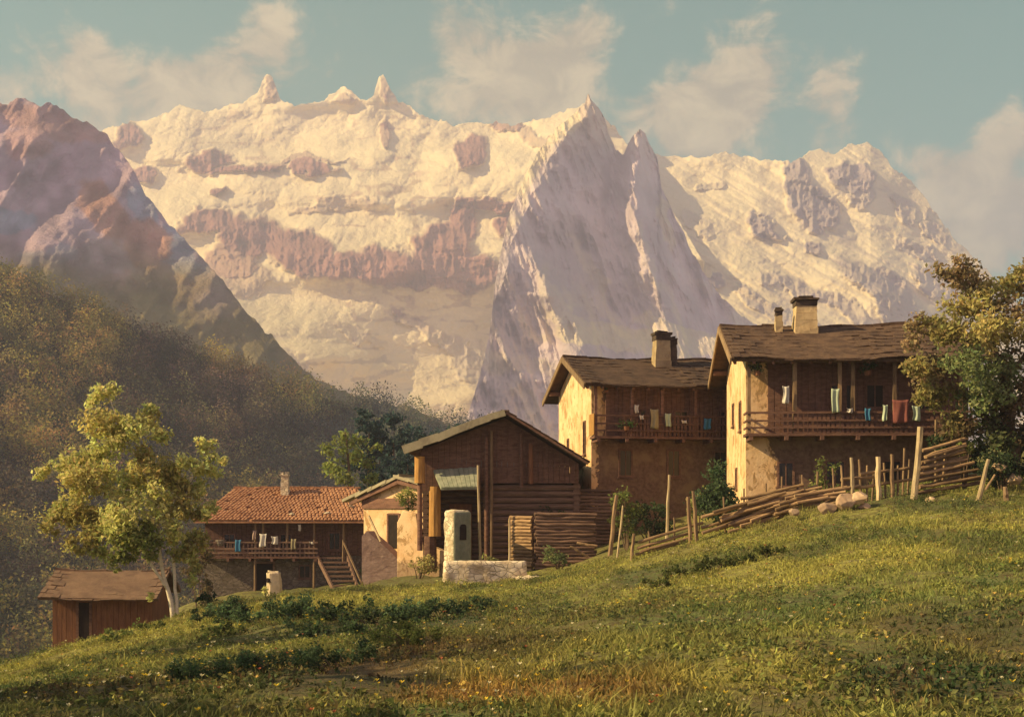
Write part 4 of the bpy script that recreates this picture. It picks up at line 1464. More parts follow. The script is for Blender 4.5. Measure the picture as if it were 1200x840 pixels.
while x < RL(374, 0).x:
    rl.box(x, x + .10, -1.188, -1.165, zf, zr_ - .11)
    x += random.uniform(.2, .32)
rl.build('railing', M['log_wood'], red)
for px, zb in ((303, -1), (340, zf), (371, -1), (405, zf - .6), (312, zf)):
    x = RL(px, 0).x
    MB().tube([(x, -1.1, zb), (x + .03, -1.12, HeL - .5)], [.085, .07], 7, wob=.06).build('post', M['post_wood'], red)
window(red, RL(262, 0).x, zf + .35, .8, 1.1, y=-.082); window(red, RL(328, 0).x, zf + .35, .8, 1.1, y=-.082); window(red, RL(385, 0).x, zf + .35, .8, 1.2, y=-.082)
dr = MB().box(RL(300, 0).x, RL(320, 0).x, -.05, .05, -.5, RL(0, 660).z)
dr.build('door', M['dark_hole'], red)
fr = MB()
fr.box(RL(300, 0).x - .14, RL(300, 0).x, -.09, .05, -.5, RL(0, 660).z + .14); fr.box(RL(320, 0).x, RL(320, 0).x + .14, -.09, .05, -.5, RL(0, 660).z + .14); fr.box(RL(300, 0).x, RL(320, 0).x, -.09, .05, RL(0, 660).z, RL(0, 660).z + .14)
fr.build('door_frame', M['log_wood'], red)
window(red, RL(350, 0).x, .9, .8, .9, y=0)
st = MB()
ns = 9
for i in range(ns):
    t_ = i / (ns - 1)
    z1 = .1 + t_ * (zf - .15)
    xl = RL(406, 0).x + (RL(378, 0).x - RL(406, 0).x) * t_
    xr = RL(429, 0).x + (RL(408, 0).x - RL(429, 0).x) * t_
    st.box(xl, xr, -3.3 + i * .27, -3.3 + (i + 1) * .27 + .08, z1 - .11, z1)
st.build('stair_treads', M['log_wood'], red)
sg = MB()
p0 = Vector((RL(406, 0).x - .06, -3.35, -.2)); p1 = Vector((RL(374, 0).x, -1.0, zf + .02))
sg.bar(p0, p1, .12, .26)
p2 = Vector((RL(430, 0).x + .04, -3.35, -.2)); p3 = Vector((RL(408, 0).x + .06, -1.0, zf + .02))
sg.bar(p2, p3, .12, .26)
sg.build('stair_stringers', M['log_wood'], red)
hr = MB()
hr.bar(p2 + Vector((0, 0, 1.05)), p3 + Vector((-.3, 0, 1.05)), .09, .09)
hr.bar(p2, p2 + Vector((0, 0, 1.1)), .1, .1); hr.bar(p3, p3 + Vector((-.2, 0, 1.15)), .1, .1)
hr.build('handrail', M['post_wood'], red)

# loose pale stones on the red roof
def rock(name, label, cat, loc, s, mat, seed, group=None, sq=(1, .8, .7)):
    r = random.Random(seed)
    import bmesh
    bm = bmesh.new()
    bmesh.ops.create_icosphere(bm, subdivisions=4, radius=1)
    offs = [Vector((r.uniform(-1, 1), r.uniform(-1, 1), r.uniform(-1, 1))).normalized() for _ in range(14)]
    for v in bm.verts:
        k = 1.0
        for o_ in offs:
            d = v.co.normalized().dot(o_)
            if d > .5: k = min(k, .66 / max(d, .01))
        k *= 1.12 + .03 * math.sin(v.co.x * 7 + seed) * math.cos(v.co.y * 6 + v.co.z * 5)
        v.co = Vector((v.co.x * k * s * sq[0], v.co.y * k * s * sq[1], v.co.z * k * s * sq[2]))
    me = bpy.data.meshes.new(name)
    bm.to_mesh(me); bm.free()
    me.materials.append(mat)
    o = bpy.data.objects.new(name, me)
    C.objects.link(o)
    o.location = loc
    o.rotation_euler = (r.uniform(-.2, .2), r.uniform(-.2, .2), r.uniform(0, 6))
    return tag(o, label, cat, group)


sl = (zR - zE) / (yR + ey)
for i, (px, py, s, lb) in enumerate(((245, 598, .28, 'pale stone holding down the red tiles at the left eave corner'), (336, 575, .24, 'pale stone beside the white chimney on the red roof'), (342, 600, .22, 'pale flat stone low on the red roof under the chimney'), (384, 599, .24, 'pale stone on the red roof above the stairs'), (412, 592, .22, 'pale stone near the right end of the red roof'))):
    k = max(0, min(1, (604 - py) / 32))
    yy = -ey + .2 + k * (yR + ey - .4)
    p = rootL + Vector((RL(px, 0).x * (1 + .012), yy, zE + sl * (yy + ey) + .12))
    p.x = (px - 600) / F * p.y
    rock('roof_stone', lb, 'stone', p, s, M['whitewash'], 30 + i, 'stones on the red roof', (1, .8, .45))

# ---- low shed at far left
YS = 57.0
rootS = P(62, 780, YS)
shed = empty('low_shed', rootS, R(5), 'low reddish-brown shed with plain brown roof under the birch', 'shed')


def SL(px, py, Y=YS):
    return P(px, py, Y) - rootS


Ws = SL(176, 0).x
He_, Hr_ = SL(0, 703).z + .28, SL(0, 672, YS + 2.2).z
mb = MB()
prof = [(0, -1.5), (4.4, -1.5), (4.4, He_), (2.2, Hr_ - .1), (0, He_)]
vs = [(0, a, b) for a, b in prof] + [(Ws, a, b) for a, b in prof]
mb.add(vs, [(0, 1, 2, 3, 4), (9, 8, 7, 6, 5)] + [(i, i + 5, (i + 1) % 5 + 5, (i + 1) % 5) for i in range(5)])
x = 0
while x < Ws:
    ww = random.uniform(.2, .32)
    mb.box(x, min(x + ww - .012, Ws), -.05, -.004, -1.4, He_ - .05)
    x += ww
mb.build('wall', M['shed_wall'], shed)
gable_roof_x(shed, -.45, Ws + .4, 4.4, He_, Hr_, .75, 7, .45, M['shed_roof'], th=.12)
dr = MB().box(SL(92, 0).x, SL(104, 0).x, -.075, -.055, -1.2, He_ - .4)
dr.build('door', M['dark_hole'], shed)
for a in (SL(92, 0).x - .12, SL(104, 0).x):
    MB().box(a, a + .12, -.10, -.052, -1.2, He_ - .3).build('door_frame', M['dark_wood'], shed)
MB().box(SL(92, 0).x - .12, SL(104, 0).x + .12, -.098, -.053, He_ - .298, He_ - .18).build('lintel', M['dark_wood'], shed)

# ------------------------------------------------------------------ masonry in front of the barn
Yp = 56.0
rp = P(531, 657, Yp)
pil = empty('masonry_pillar', rp, R(28), 'square whitewashed masonry pillar with green-tinged dark niche before the barn', 'pillar')
mb = MB()
rough_block(mb, 0, .92, 0, 1.05, -.5, 2.30, .035, .05, .10, 3)
mb.build('body', M['whitewash'], pil, smooth=True)
rough_block(MB(), .02, .90, -.07, .03, -.2, 2.22, .025, .04, .12, 5).build('shade_panel', M['green_paint_and_shade'], pil, smooth=True)  # greenish shade of the pillar's front, painted on as a panel
nb_ = MB()
nb_.box(.30, .62, -.110, -.07, .95, 1.55)
nb_.add([(.30, -.108, 1.552), (.62, -.108, 1.552), (.60, -.108, 1.62), (.53, -.108, 1.66), (.39, -.108, 1.66), (.32, -.108, 1.62)], [(0, 1, 2, 3, 4, 5)])
nb_.build('niche', M['dark_hole'], pil)

Yw = 52.0
rw = P(566, 688, Yw)
wl = MB()
a, b = P(520, 0, Yw).x - rw.x, P(598, 0, Yw).x - rw.x
rough_block(wl, a, b + .72, 0, .75, -.5, 1.10, .045, .06, .11, 7)
rough_block(wl, b + .15, b + 1.2, -.5, .02, -.5, .48, .06, .08, .15, 8)
wall_ = wl.build('low_wall', M['whitewash'], loc=rw, rot=(0, 0, R(8)), smooth=True)
tag(wall_, 'low whitewashed stone wall with pale top in front of the barn', 'wall')

# tall cream stone by the red-tiled house
sp = P(322, 694, 74)
sp.z = g1(sp.x, sp.y)
sm = MB()
rough_block(sm, -.46, .46, -.38, .40, -.4, 1.62, .06, .26, .10, 21)
sm.v = [(x * (1 - .10 * max(z, 0)) - .05 * z, y, z) for x, y, z in sm.v]
stone = sm.build('standing_stone', M['cream_stone'], smooth=True, loc=sp, rot=(0, 0, R(14)))
tag(stone, 'tall rounded cream stone with dark hollow in front of the red-tiled house', 'stone')
hm_ = MB()
rough_block(hm_, -.50, -.24, -.43, -.20, .98, 1.26, .02, .06, .07, 22)
hm_.build('hollow', M['dark_hole'], stone)
bush('small_plant', 'tiny yellow-green plant sprouting left of the cream stone', 'plant', 312, 692, 73.0, 12, 12, YG, 207, .12, n=4)


# ------------------------------------------------------------------ wood stacks, poles, posts
def log_proto(name, L, r, mat, seed, taper=.85):
    random.seed(seed)
    mb = MB()
    n = 5
    pts = [(L * (i / n - .5), random.uniform(-.3, .3) * r, random.uniform(-.25, .25) * r) for i in range(n + 1)]
    mb.tube(pts, [r * (1 - (1 - taper) * i / n) for i in range(n + 1)], 9, wob=.07)
    o = mb.build(name, mat)
    C.objects.unlink(o)
    return o


def place_log(proto, loc, rz, ry=0, label='', group='', cat='log', scale=1.0, roll=0):
    o = proto.copy()
    C.objects.link(o)
    o.location = loc
    o.rotation_euler = Euler((roll, ry, rz), 'XYZ')
    o.scale = (scale, 1, 1)
    tag(o, label, cat, group)
    return o


random.seed(3)
protos = [log_proto('stacked_log', 2.75, .085, M['log_wood'], s) for s in (1, 2, 3)]
short = [log_proto('stacked_log', 1.3, .085, M['pole_wood'], s) for s in (4, 5, 6)]
sx = P(630, 0, 57).x
zb = g1(sx, 57.3)
ztop = (HOR - 600) / F * 57
nl = int((ztop - zb) / .155)
for j in range(nl):
    for i in range(4):
        y = 57 + i * .19 + random.uniform(-.04, .04)
        z = zb + .05 + j * .155
        place_log(random.choice(protos), (sx + 1.30 + random.uniform(-.1, .1), y, z), R(4) + random.uniform(-.025, .025), random.uniform(-.016, .016), 'long brown log in the square stack before the barn wall', 'long logs of the square wood stack')
# end stack, its sunlit face turned to the left
for j in range(nl - 1):
    for i in range(3):
        place_log(random.choice(short), (sx - .75 + random.uniform(-.05, .05), 57.3 + i * .2 + .35, zb - .02 + j * .16), R(-38) + random.uniform(-.04, .04), random.uniform(-.02, .02), 'short sunlit log at the left end of the square stack', 'sunlit logs at the left end of the stack')
# rear stack, higher up
sx2 = P(686, 0, 61).x
zb2 = g1(sx2, 61)
zt2 = (HOR - 571) / F * 61
nl2 = int((zt2 - zb2) / .17)
for j in range(nl2):
    for i in range(2):
        place_log(random.choice(protos), (sx2 + random.uniform(-.1, .1), 60.9 + i * .2, zb2 + .05 + j * .17), R(-3) + random.uniform(-.03, .03), random.uniform(-.015, .015), 'brown log in the taller stack behind, beside the house gable', 'logs of the taller rear stack')


def post(name, label, pxb, pyb, pxt, pyt, Y, r, mat, seed, group=None, sink=.35, cat='post'):
    random.seed(seed)
    b, t_ = P(pxb, pyb, Y), P(pxt, pyt, Y)
    gzv = g1(b.x, Y)
    base = Vector((b.x, Y, min(gzv, b.z)))
    d = t_ - base
    mb = MB()
    n = 5
    pts = [Vector((0, 0, -sink))] + [d * (i / n) + Vector((random.uniform(-1, 1), random.uniform(-1, 1), 0)) * r * .22 for i in range(n + 1)]
    mb.tube(pts, [r * 1.05] + [r * (1.05 - .25 * i / n) * random.uniform(.92, 1.08) for i in range(n + 1)], 7, wob=.1)
    o = mb.build(name, mat, loc=base)
    return tag(o, label, cat, group)


G = 'weathered posts along the fence'
post('tall_pole', 'tall pale pole leaning by the dark barn doorway', 563, 662, 560, 545, 57.5, .07, M['pale_post'], 1, cat='pole')
post('tall_pole', 'thin dark pole standing behind the low whitewashed wall, left of the log stack', 597, 655, 597, 607, 56, .05, M['pale_post'], 2, cat='pole')
post('fence_post', 'grey post leaning right of the taller log stack', 715, 648, 722, 580, 54, .10, M['post_wood'], 3, G)
post('fence_post', 'thin pale post leaning under the round bush by the house', 723, 630, 730, 592, 52, .045, M['pale_post'], 4, G)
post('fence_post', 'white-topped slender post in front of the middle house', 781, 612, 784, 556, 53, .075, M['pale_post'], 5, G)
post('fence_post', 'short stake at the lower end of the pole fence', 740, 655, 743, 625, 48, .07, M['post_wood'], 6, G)
post('fence_post', 'left of two touching posts beside the dark bush', 809, 632, 807, 582, 48, .09, M['post_wood'], 7, G)
post('fence_post', 'right of two touching posts beside the dark bush, slightly taller', 817, 630, 812, 575, 47.9, .085, M['post_wood'], 8, G)
post('fence_post', 'narrow leaning post just before the white-flowered bush', 988, 585, 986, 545, 47, .05, M['post_wood'], 9, G)
post('fence_post', 'tall straight post left of the flat-topped posts', 999, 580, 998, 536, 47, .085, M['pale_post'], 10, G)
post('fence_post', 'thin brown stake close behind the tall straight post', 1009, 576, 1007, 538, 47.5, .05, M['post_wood'], 11, G)
post('fence_post', 'broad rounded yellowish post in the middle of the post row', 1030, 576, 1029, 535, 47, .115, M['pale_post'], 12, G)
post('fence_post', 'post with leafy green top in the post row', 1046, 578, 1045, 532, 47, .085, M['post_wood'], 13, G)
post('fence_post', 'short grey stake right of the leafy-topped post', 1058, 572, 1060, 525, 48, .05, M['post_wood'], 14, G)
post('fence_post', 'tallest post, thick and leaning right, beside the pale wood pile', 1070, 578, 1079, 500, 46, .135, M['pale_post'], 15, G)
post('fence_post', 'grey-brown post standing behind the pale wood pile, near the balcony', 1097, 545, 1097, 492, 50, .07, M['post_wood'], 16, G)
post('fence_post', 'crooked grey post leaning right behind the pale wood pile', 1104, 540, 1112, 492, 50, .07, M['post_wood'], 17, G)
post('fence_post', 'lone leaning post right of the pale wood pile', 1146, 590, 1158, 538, 44, .085, M['pale_post'], 18, G)
post('fence_post', 'stubby post at the far right among the stones', 1180, 592, 1178, 570, 43, .10, M['post_wood'], 19, G)
post('fence_post', 'short stake crossing the lone leaning post', 1152, 575, 1166, 556, 45, .045, M['post_wood'], 20, G)

for i, (px, pt, pb, yy) in enumerate(((978, 548, 586, 48), (1016, 545, 577, 47.3), (1022, 552, 577, 47.8), (1038, 542, 576, 47.4), (1052, 545, 574, 47.2), (1064, 538, 574, 48.4), (850, 582, 612, 48), (872, 572, 606, 48.2), (896, 566, 600, 47.8), (918, 558, 592, 48), (940, 556, 590, 47.6), (956, 552, 588, 48), (762, 622, 648, 48.2), (790, 606, 638, 48.3))):
    post('fence_stake', 'thin grey-brown stake standing between the larger posts and poles of the fence', px, pb, px + (i % 3 - 1) * 2, pt, yy, .045, M['post_wood'], 40 + i, 'thin stakes of the fence', cat='stake')
# poles lying up the slope
random.seed(11)
pole_a = [log_proto('lying_pole', 4.0, .065, M['pole_wood'], s) for s in (21, 22, 23)]


def pole_between(protos_, pa, pb, Ya, Yb, label, group, lift=0.0, base=4.0, h=None):
    a, b = P(*pa, Ya), P(*pb, Yb)
    if h is not None:
        a.z, b.z = g1(a.x, a.y) + h + random.uniform(-.08, .08), g1(b.x, b.y) + h + random.uniform(-.08, .08)
    d = b - a
    mid = (a + b) / 2 + Vector((0, 0, lift))
    rz = math.atan2(d.y, d.x)
    ry = -math.atan2(d.z, math.hypot(d.x, d.y))
    return place_log(random.choice(protos_), mid, rz, ry, label, group, 'pole', d.length / base, random.uniform(0, 6))


for i in range(7):
    j = i * 4
    pole_between(pole_a, (748 + random.uniform(-4, 8), 640 - j + random.uniform(-3, 3)), (822 + random.uniform(-14, 6), 614 - j + random.uniform(-3, 3)), 48 + random.uniform(-.2, .2), 48.2 + random.uniform(-.2, .2), 'weathered rail of the low pole fence left of the paired posts', 'rails of the lower pole fence', h=.12 + .17 * i) if i < 4 else None
for i in range(26):
    t_ = i / 25
    x0 = 820 + 60 * random.random()
    yb = 628 - (x0 - 820) * .42
    L = 60 + 40 * random.random()
    off = -22 * random.random() + 2
    pole_between(pole_a, (x0, yb + off), (x0 + L, yb + off - L * .42 + random.uniform(-4, 4)), 47.6 + random.uniform(-.4, .4), 47.6 + random.uniform(-.4, .4), 'weathered pole heaped along the slope below the plaster gable', 'poles heaped up the slope', h=.08 + .98 * i / 25)
for i in range(17):
    x0 = 905 + 30 * random.random()
    yb = 600 - (x0 - 905) * .28
    off = -14 * random.random() + 3
    L = 45 + 35 * random.random()
    pole_between(pole_a, (x0, yb + off), (x0 + L, yb + off - L * .28 + random.uniform(-3, 3)), 47 + random.uniform(-.3, .3), 47 + random.uniform(-.3, .3), 'weathered pole on the heap left of the boulders', 'poles at the top of the slope', h=.08 + .62 * i / 16)
for i in range(22):
    lay, k = divmod(i, 3)
    y0 = 578 - lay * 7.2
    x0 = 1076 + random.uniform(-4, 4) + lay * 1.0
    x1 = 1150 - lay * 3 + random.uniform(-5, 5)
    pole_between(pole_a, (x0, y0), (x1, y0 - 13 + random.uniform(-3, 2)), 46.4 + k * .28, 46.4 + k * .28 + .3, 'pale split pole in the pile right of the tallest post', 'pale poles piled beside the tallest post')
for px0, py0, px1, py1, lb in ((985, 562, 1028, 558, 'rail between the straight post and the broad yellowish post'), (1000, 572, 1068, 562, 'lower rail running behind the upper row of posts'), (1008, 556, 1066, 548, 'upper rail running behind the upper row of posts'), (668, 640, 690, 652, 'grey log tumbled on the ground right of the square stack'), (676, 636, 700, 640, 'short log lying behind the tumbled grey log')):
    pole_between(pole_a, (px0, py0), (px1, py1), 47.2 if px0 > 900 else 55, 47.2 if px0 > 900 else 55, lb, 'single poles lying about')
for i, (px, py, s, lb) in enumerate(((990, 590, .42, 'largest pale boulder under the straight fence post'), (969, 596, .34, 'reddish boulder left of the largest pale boulder'), (1006, 583, .34, 'ochre boulder resting against the post row'), (1012, 594, .2, 'small stone right below the post row'), (1188, 562, .28, 'orange-brown stone under the right-hand tree'), (1172, 548, .26, 'pale oblong stone beside the leaning stake'), (930, 600, .22, 'small stone at the top of the heaped poles'), (1092, 600, .2, 'little grey stone in the grass under the pale wood pile'))):
    Y = 45.5
    p = P(px, py, Y)
    p.z = max(p.z, g1(p.x, Y) + s * .25)
    rock('boulder', lb, 'boulder', p, s * 1.15, M['boulder'], 60 + i, 'boulders by the fence')

# ------------------------------------------------------------------ bushes
bush('round_bush', 'dark rounded bush with a yellow-lit side in front of the plaster gable', 'bush', 845, 610, 51, 62, 62, DG * 1.3, 301, .15, n=10)
bush('round_bush', 'yellowish young bush next to the dark rounded bush', 'bush', 818, 600, 51.5, 26, 36, YG * .7, 302, .14, n=4)
bush('round_bush', 'mid-green bush behind the thin pale post, under the middle house', 'bush', 736, 615, 55, 40, 48, MG, 303, .15, n=7)
bush('round_bush', 'low green bush at the foot of the square log stack', 'bush', 655, 668, 54, 36, 28, GB * 1.1, 304, .13, n=6)
bush('round_bush', 'yellow-green weed clump growing on top of the low whitewashed wall', 'bush', 575, 664, 53.5, 22, 26, YG * .6, 305, .13, n=5)
bush('white_flower_bush', 'dark bush with pale flower heads among the post row', 'bush', 970, 578, 49, 34, 40, LG * .7, 306, .14, n=7)
bush('round_bush', 'pale yellow-green bush at the right end of the pale wood pile', 'bush', 1130, 540, 47, 24, 44, LG * .85, 307, .13, n=6)
bush('round_bush', 'shaded bush behind the taller log stack by the barn corner', 'bush', 655, 600, 60.5, 40, 40, DG, 308, .16, n=7)
bush('round_bush', 'dark bush filling the corner under the middle house, right of the log stack', 'bush', 760, 620, 58, 60, 32, DG * .8, 309, .16, n=8)
bush('round_bush', 'dark leafy bush at the foot of the birch trunks', 'bush', 246, 722, 49.5, 44, 30, DG, 310, .15, n=8)
bush('round_bush', 'brown shadowy bush between birch and red-tiled house', 'bush', 235, 690, 66, 36, 64, BR * .5, 311, .2, n=7)
bush('round_bush', 'dark undergrowth bush at the far right under the large tree', 'bush', 1175, 560, 46, 60, 40, DG * .8, 312, .15, n=8)
bush('round_bush', 'olive bush under the yellow cottage by the stone ramp', 'bush', 490, 672, 58, 40, 22, OB * .9, 313, .13, n=6)
bush('round_bush', 'small dark bush at the foot of the wooden stairs', 'bush', 438, 690, 72, 30, 32, DG * .8, 314, .18, n=6)
bush('round_bush', 'dim green bush by the corner of the red-tiled house under its roof', 'bush', 435, 640, 70, 24, 26, MG * .7, 315, .18, n=5)

# dark shrubs along the edge of the lower bank and in the meadow
random.seed(21)
SHR = [(240, 748, 43, 26, 12), (262, 730, 40, 40, 26), (300, 728, 38, 34, 22), (345, 730, 36, 36, 24), (395, 733, 34, 40, 22), (440, 735, 33, 44, 24), (480, 736, 33, 40, 22), (520, 734, 34, 38, 20), (560, 728, 35, 34, 14), (180, 758, 42, 30, 14), (130, 775, 40, 30, 12), (360, 745, 30, 40, 18), (420, 752, 28, 36, 16), (260, 752, 34, 34, 14),
       (800, 672, 36, 30, 16), (835, 664, 36, 40, 20), (865, 655, 37, 34, 18), (900, 650, 37, 26, 14), (770, 682, 34, 24, 12), (480, 770, 22, 50, 24), (400, 790, 18, 60, 26), (330, 800, 16, 70, 30), (230, 815, 15, 60, 26)]
SHR_LB = ['dark green shrub nearest the birch on the bank', 'dark shrub on the bank below the door of the red-tiled house', 'dark shrub on the bank under the cream stone', 'dark shrub in the bank row below the stairs', 'dark shrub on the shaded bank below the stone ramp', 'dense dark shrub in the middle of the shaded bank', 'dark shrub on the bank under the whitewashed pillar', 'dark shrub on the bank under the low whitewashed wall', 'low dark shrub ending the bank row at the right', 'small shrub on the sunny bank right of the shed', 'tiny shrub on the sunny bank below the shed',
          'dark shrub in the second bank row, below the stairs', 'low shrub in the second bank row towards the meadow middle', 'olive shrub on the lower bank under the birch', 'dark plant patch left in the sunny upper meadow', 'largest dark plant patch in the sunny upper meadow', 'dark plant patch under the pole heap', 'small dark plant patch nearest the boulders', 'low dark patch at the lower left of the upper meadow plants', 'dark shrub in the brown hollow of the meadow', 'broad shrub in the lower left meadow foreground', 'shrub in the bottom foreground left of the hollow', 'leafy shrub at the lower left foreground']
for i, (px, py, Y, ww, hh) in enumerate(SHR):
    c_ = DG * (.8 + .5 * random.random()) if i not in (9, 10, 13, 19) else MG * .7
    if i in (14, 15, 16, 17, 18): hh *= .62; c_ = MG * .55
    else: hh *= .85; c_ = c_ * 1.35
    bush('low_shrub', SHR_LB[i], 'shrub', px, py, Y, ww, hh, c_, 400 + i, .11 if Y > 25 else .045, 2.6, 'dark shrubs in the meadow', n=9)


# ------------------------------------------------------------------ laundry and pots on the balconies
def cloth(name, label, cat, M4, wd, ht, colr, seed, group, thick=.012):
    """a hung piece of washing: wavy sheet with thickness, top edge at the local origin, facing -y"""
    r = random.Random(seed)
    nx, nz_ = 8, 9
    ph = r.uniform(0, 6)
    V, Fc = [], []
    for s in (0, 1):
        for j in range(nz_ + 1):
            for i in range(nx + 1):
                u, v = i / nx, j / nz_
                w_ = wd * (1 - .12 * math.sin(math.pi * v)) * (1.0 if v < .95 else .92)
                x = (u - .5) * w_ + .02 * math.sin(5 * v + ph)
                y = .05 * math.sin(u * 9 + ph + v * 1.5) * (.3 + v) - s * thick
                z = -v * ht - .04 * math.sin(u * math.pi) * (1 - v) - .03 * math.sin(3 * u + ph) * v
                V.append(M4 @ Vector((x, y, z)))
    nn = (nx + 1) * (nz_ + 1)
    g = lambda s, j, i: s * nn + j * (nx + 1) + i
    for j in range(nz_):
        for i in range(nx):
            Fc.append((g(0, j, i), g(0, j, i + 1), g(0, j + 1, i + 1), g(0, j + 1, i)))
            Fc.append((g(1, j, i), g(1, j + 1, i), g(1, j + 1, i + 1), g(1, j, i + 1)))
    for i in range(nx):
        Fc.append((g(0, 0, i), g(1, 0, i), g(1, 0, i + 1), g(0, 0, i + 1))); Fc.append((g(0, nz_, i), g(0, nz_, i + 1), g(1, nz_, i + 1), g(1, nz_, i)))
    for j in range(nz_):
        Fc.append((g(0, j, 0), g(0, j + 1, 0), g(1, j + 1, 0), g(1, j, 0))); Fc.append((g(0, j, nx), g(1, j, nx), g(1, j + 1, nx), g(0, j + 1, nx)))
    key = 'cloth_%.2f_%.2f_%.2f' % colr
    if key not in M: M[key] = cloth_mat('cloth', colr)
    V = np.array(V)
    c0 = V.mean(0)
    o = np_mesh(name, V - c0, Fc, M[key], smooth=True, loc=tuple(c0))
    return tag(o, label, cat, group)


def on_house(root, px, py_top, Yloc):
    """world matrix on the house's plane local y = Yloc, at the given photo position"""
    rz = root.rotation_euler.z
    o = Vector(root.location)
    u = Vector((math.cos(rz), math.sin(rz), 0)); v = Vector((-math.sin(rz), math.cos(rz), 0))
    # ray t*(a,1,b) meets plane (p-o).v = Yloc
    a, b = (px - 600) / F, (HOR - py_top) / F
    t_ = (Yloc + o.dot(v)) / (Vector((a, 1, b)).dot(v))
    return Matrix.Translation(Vector((a, 1, b)) * t_) @ Matrix.Rotation(rz, 4, 'Z')


MINT, WHITE, BLUE, OLIVE, REDC = (.42, .49, .35), (.60, .55, .46), (.05, .18, .30), (.30, .26, .15), (.21, .075, .06)
GL = 'washing hung on the balconies'
for root, px, y0, y1, wpx, colr, lb in (
        (houseR, 921, 452, 476, 9, WHITE, 'greyish white cloth at the left of the large house balcony'), (houseR, 979, 455, 489, 11, MINT, 'pale mint towel hanging beside a balcony post of the large house'), (houseR, 1017, 478, 496, 8, BLUE, 'small bright blue cloth on the large house balcony rail'),
        (houseR, 1037, 474, 496, 6, MINT, 'narrow pale strip of cloth on the right balcony post'), (houseR, 1055, 468, 500, 22, REDC, 'dull red blanket hung over the large house balcony'), (houseR, 1074, 475, 496, 11, MINT, 'pale green cloth right of the red blanket'), (houseR, 996, 478, 484, 8, WHITE, 'tiny white cloth lying on the large house balcony rail'),
        (houseM, 746, 474, 486, 6, WHITE, 'small white cloth hung high on the middle house balcony'), (houseM, 752, 486, 493, 6, WHITE, 'tiny white rag below the small white cloth'), (houseM, 767, 479, 506, 12, OLIVE, 'olive-grey cloth on the middle house balcony'), (houseM, 783, 484, 503, 9, MINT, 'pale mint towel on the middle house balcony'),
        (houseM, 802, 492, 497, 8, WHITE, 'flat white rag on the middle house balcony rail'), (houseM, 829, 490, 505, 10, BLUE, 'blue cloth at the right of the middle house balcony'),
        (red, 279, 632, 649, 8, BLUE, 'blue cloth on the red-tiled house balcony'), (red, 308, 625, 643, 10, WHITE, 'large white cloth on the red-tiled house balcony'), (red, 322, 628, 639, 9, WHITE, 'smaller white cloth right of the large white cloth under the red roof'), (red, 344, 631, 646, 7, OLIVE, 'olive cloth on the red-tiled house balcony'),
        (red, 351, 614, 623, 4, WHITE, 'tiny white rag hung up under the red roof'), (red, 298, 621, 634, 5, (.42, .30, .24), 'brownish cloth beside the post under the red roof'), (red, 365, 634, 638, 6, WHITE, 'small white bundle at the right end of the balcony under the red roof')):
    yl = {houseR: -1.2, houseM: -1.15, red: -1.3}[root]
    M4 = on_house(root, px, y0, yl)
    Yd = M4.translation.y
    cloth('hanging_cloth', lb, 'cloth', M4, wpx * .88 / F * Yd, (y1 - y0) * .85 / F * Yd, colr, int(px), GL)
# pale baskets at the left of the low balcony
for px, lb in ((244, 'round pale basket at the far left of the low balcony'), (259, 'second pale basket beside the first on the low balcony')):
    M4 = on_house(red, px, 633, -1.0)
    rr = MB().tube([(0, 0, -.35), (0, 0, -.2), (0, 0, 0), (0, 0, .04)], [.24, .32, .36, .33], 12)
    o = rr.build('basket', M['grey_stone'], loc=M4.translation)
    tag(o, lb, 'basket', 'baskets on the balcony')


def hanging_plant(root, px, py, yl, rpx, colr, label, seed):
    M4 = on_house(root, px, py, yl)
    p = M4.translation
    rm_ = rpx / F * p.y
    r_ = np.random.default_rng(seed)
    e = empty('hanging_plant', p, 0, label, 'plant', 'plants on the balconies')
    cs = [np.array((r_.uniform(-.5, .5) * rm_, r_.uniform(-.2, .2) * rm_, r_.uniform(-.3, .4) * rm_)) for _ in range(5)]
    V, Fc, Cc = leaf_cloud(cs, [rm_ * .5] * 5, [colr] * 5, .10, 9, .8, seed)
    np_mesh('foliage', V, Fc, M['leaf'], e, col=Cc)
    MB().tube([(0, 0, -.35 * rm_ - .12), (0, 0, -.1)], [.12, .16], 9).build('pot', M['shed_wall'], e)


hanging_plant(houseM, 734, 497, -1.05, 13, np.array((.07, .13, .035)), 'green potted plant on the middle house balcony rail', 1)
hanging_plant(houseM, 710, 455, -.95, 5, np.array((.06, .10, .035)), 'little green plant hung from the eave of the middle house', 2)
hanging_plant(houseR, 888, 432, -1.05, 13, np.array((.05, .075, .03)), 'dark green plant hung under the left eave of the large house', 3)
hanging_plant(houseR, 1017, 432, -1.05, 13, np.array((.05, .075, .03)), 'dark green plant hung under the eave between posts of the large house', 4)


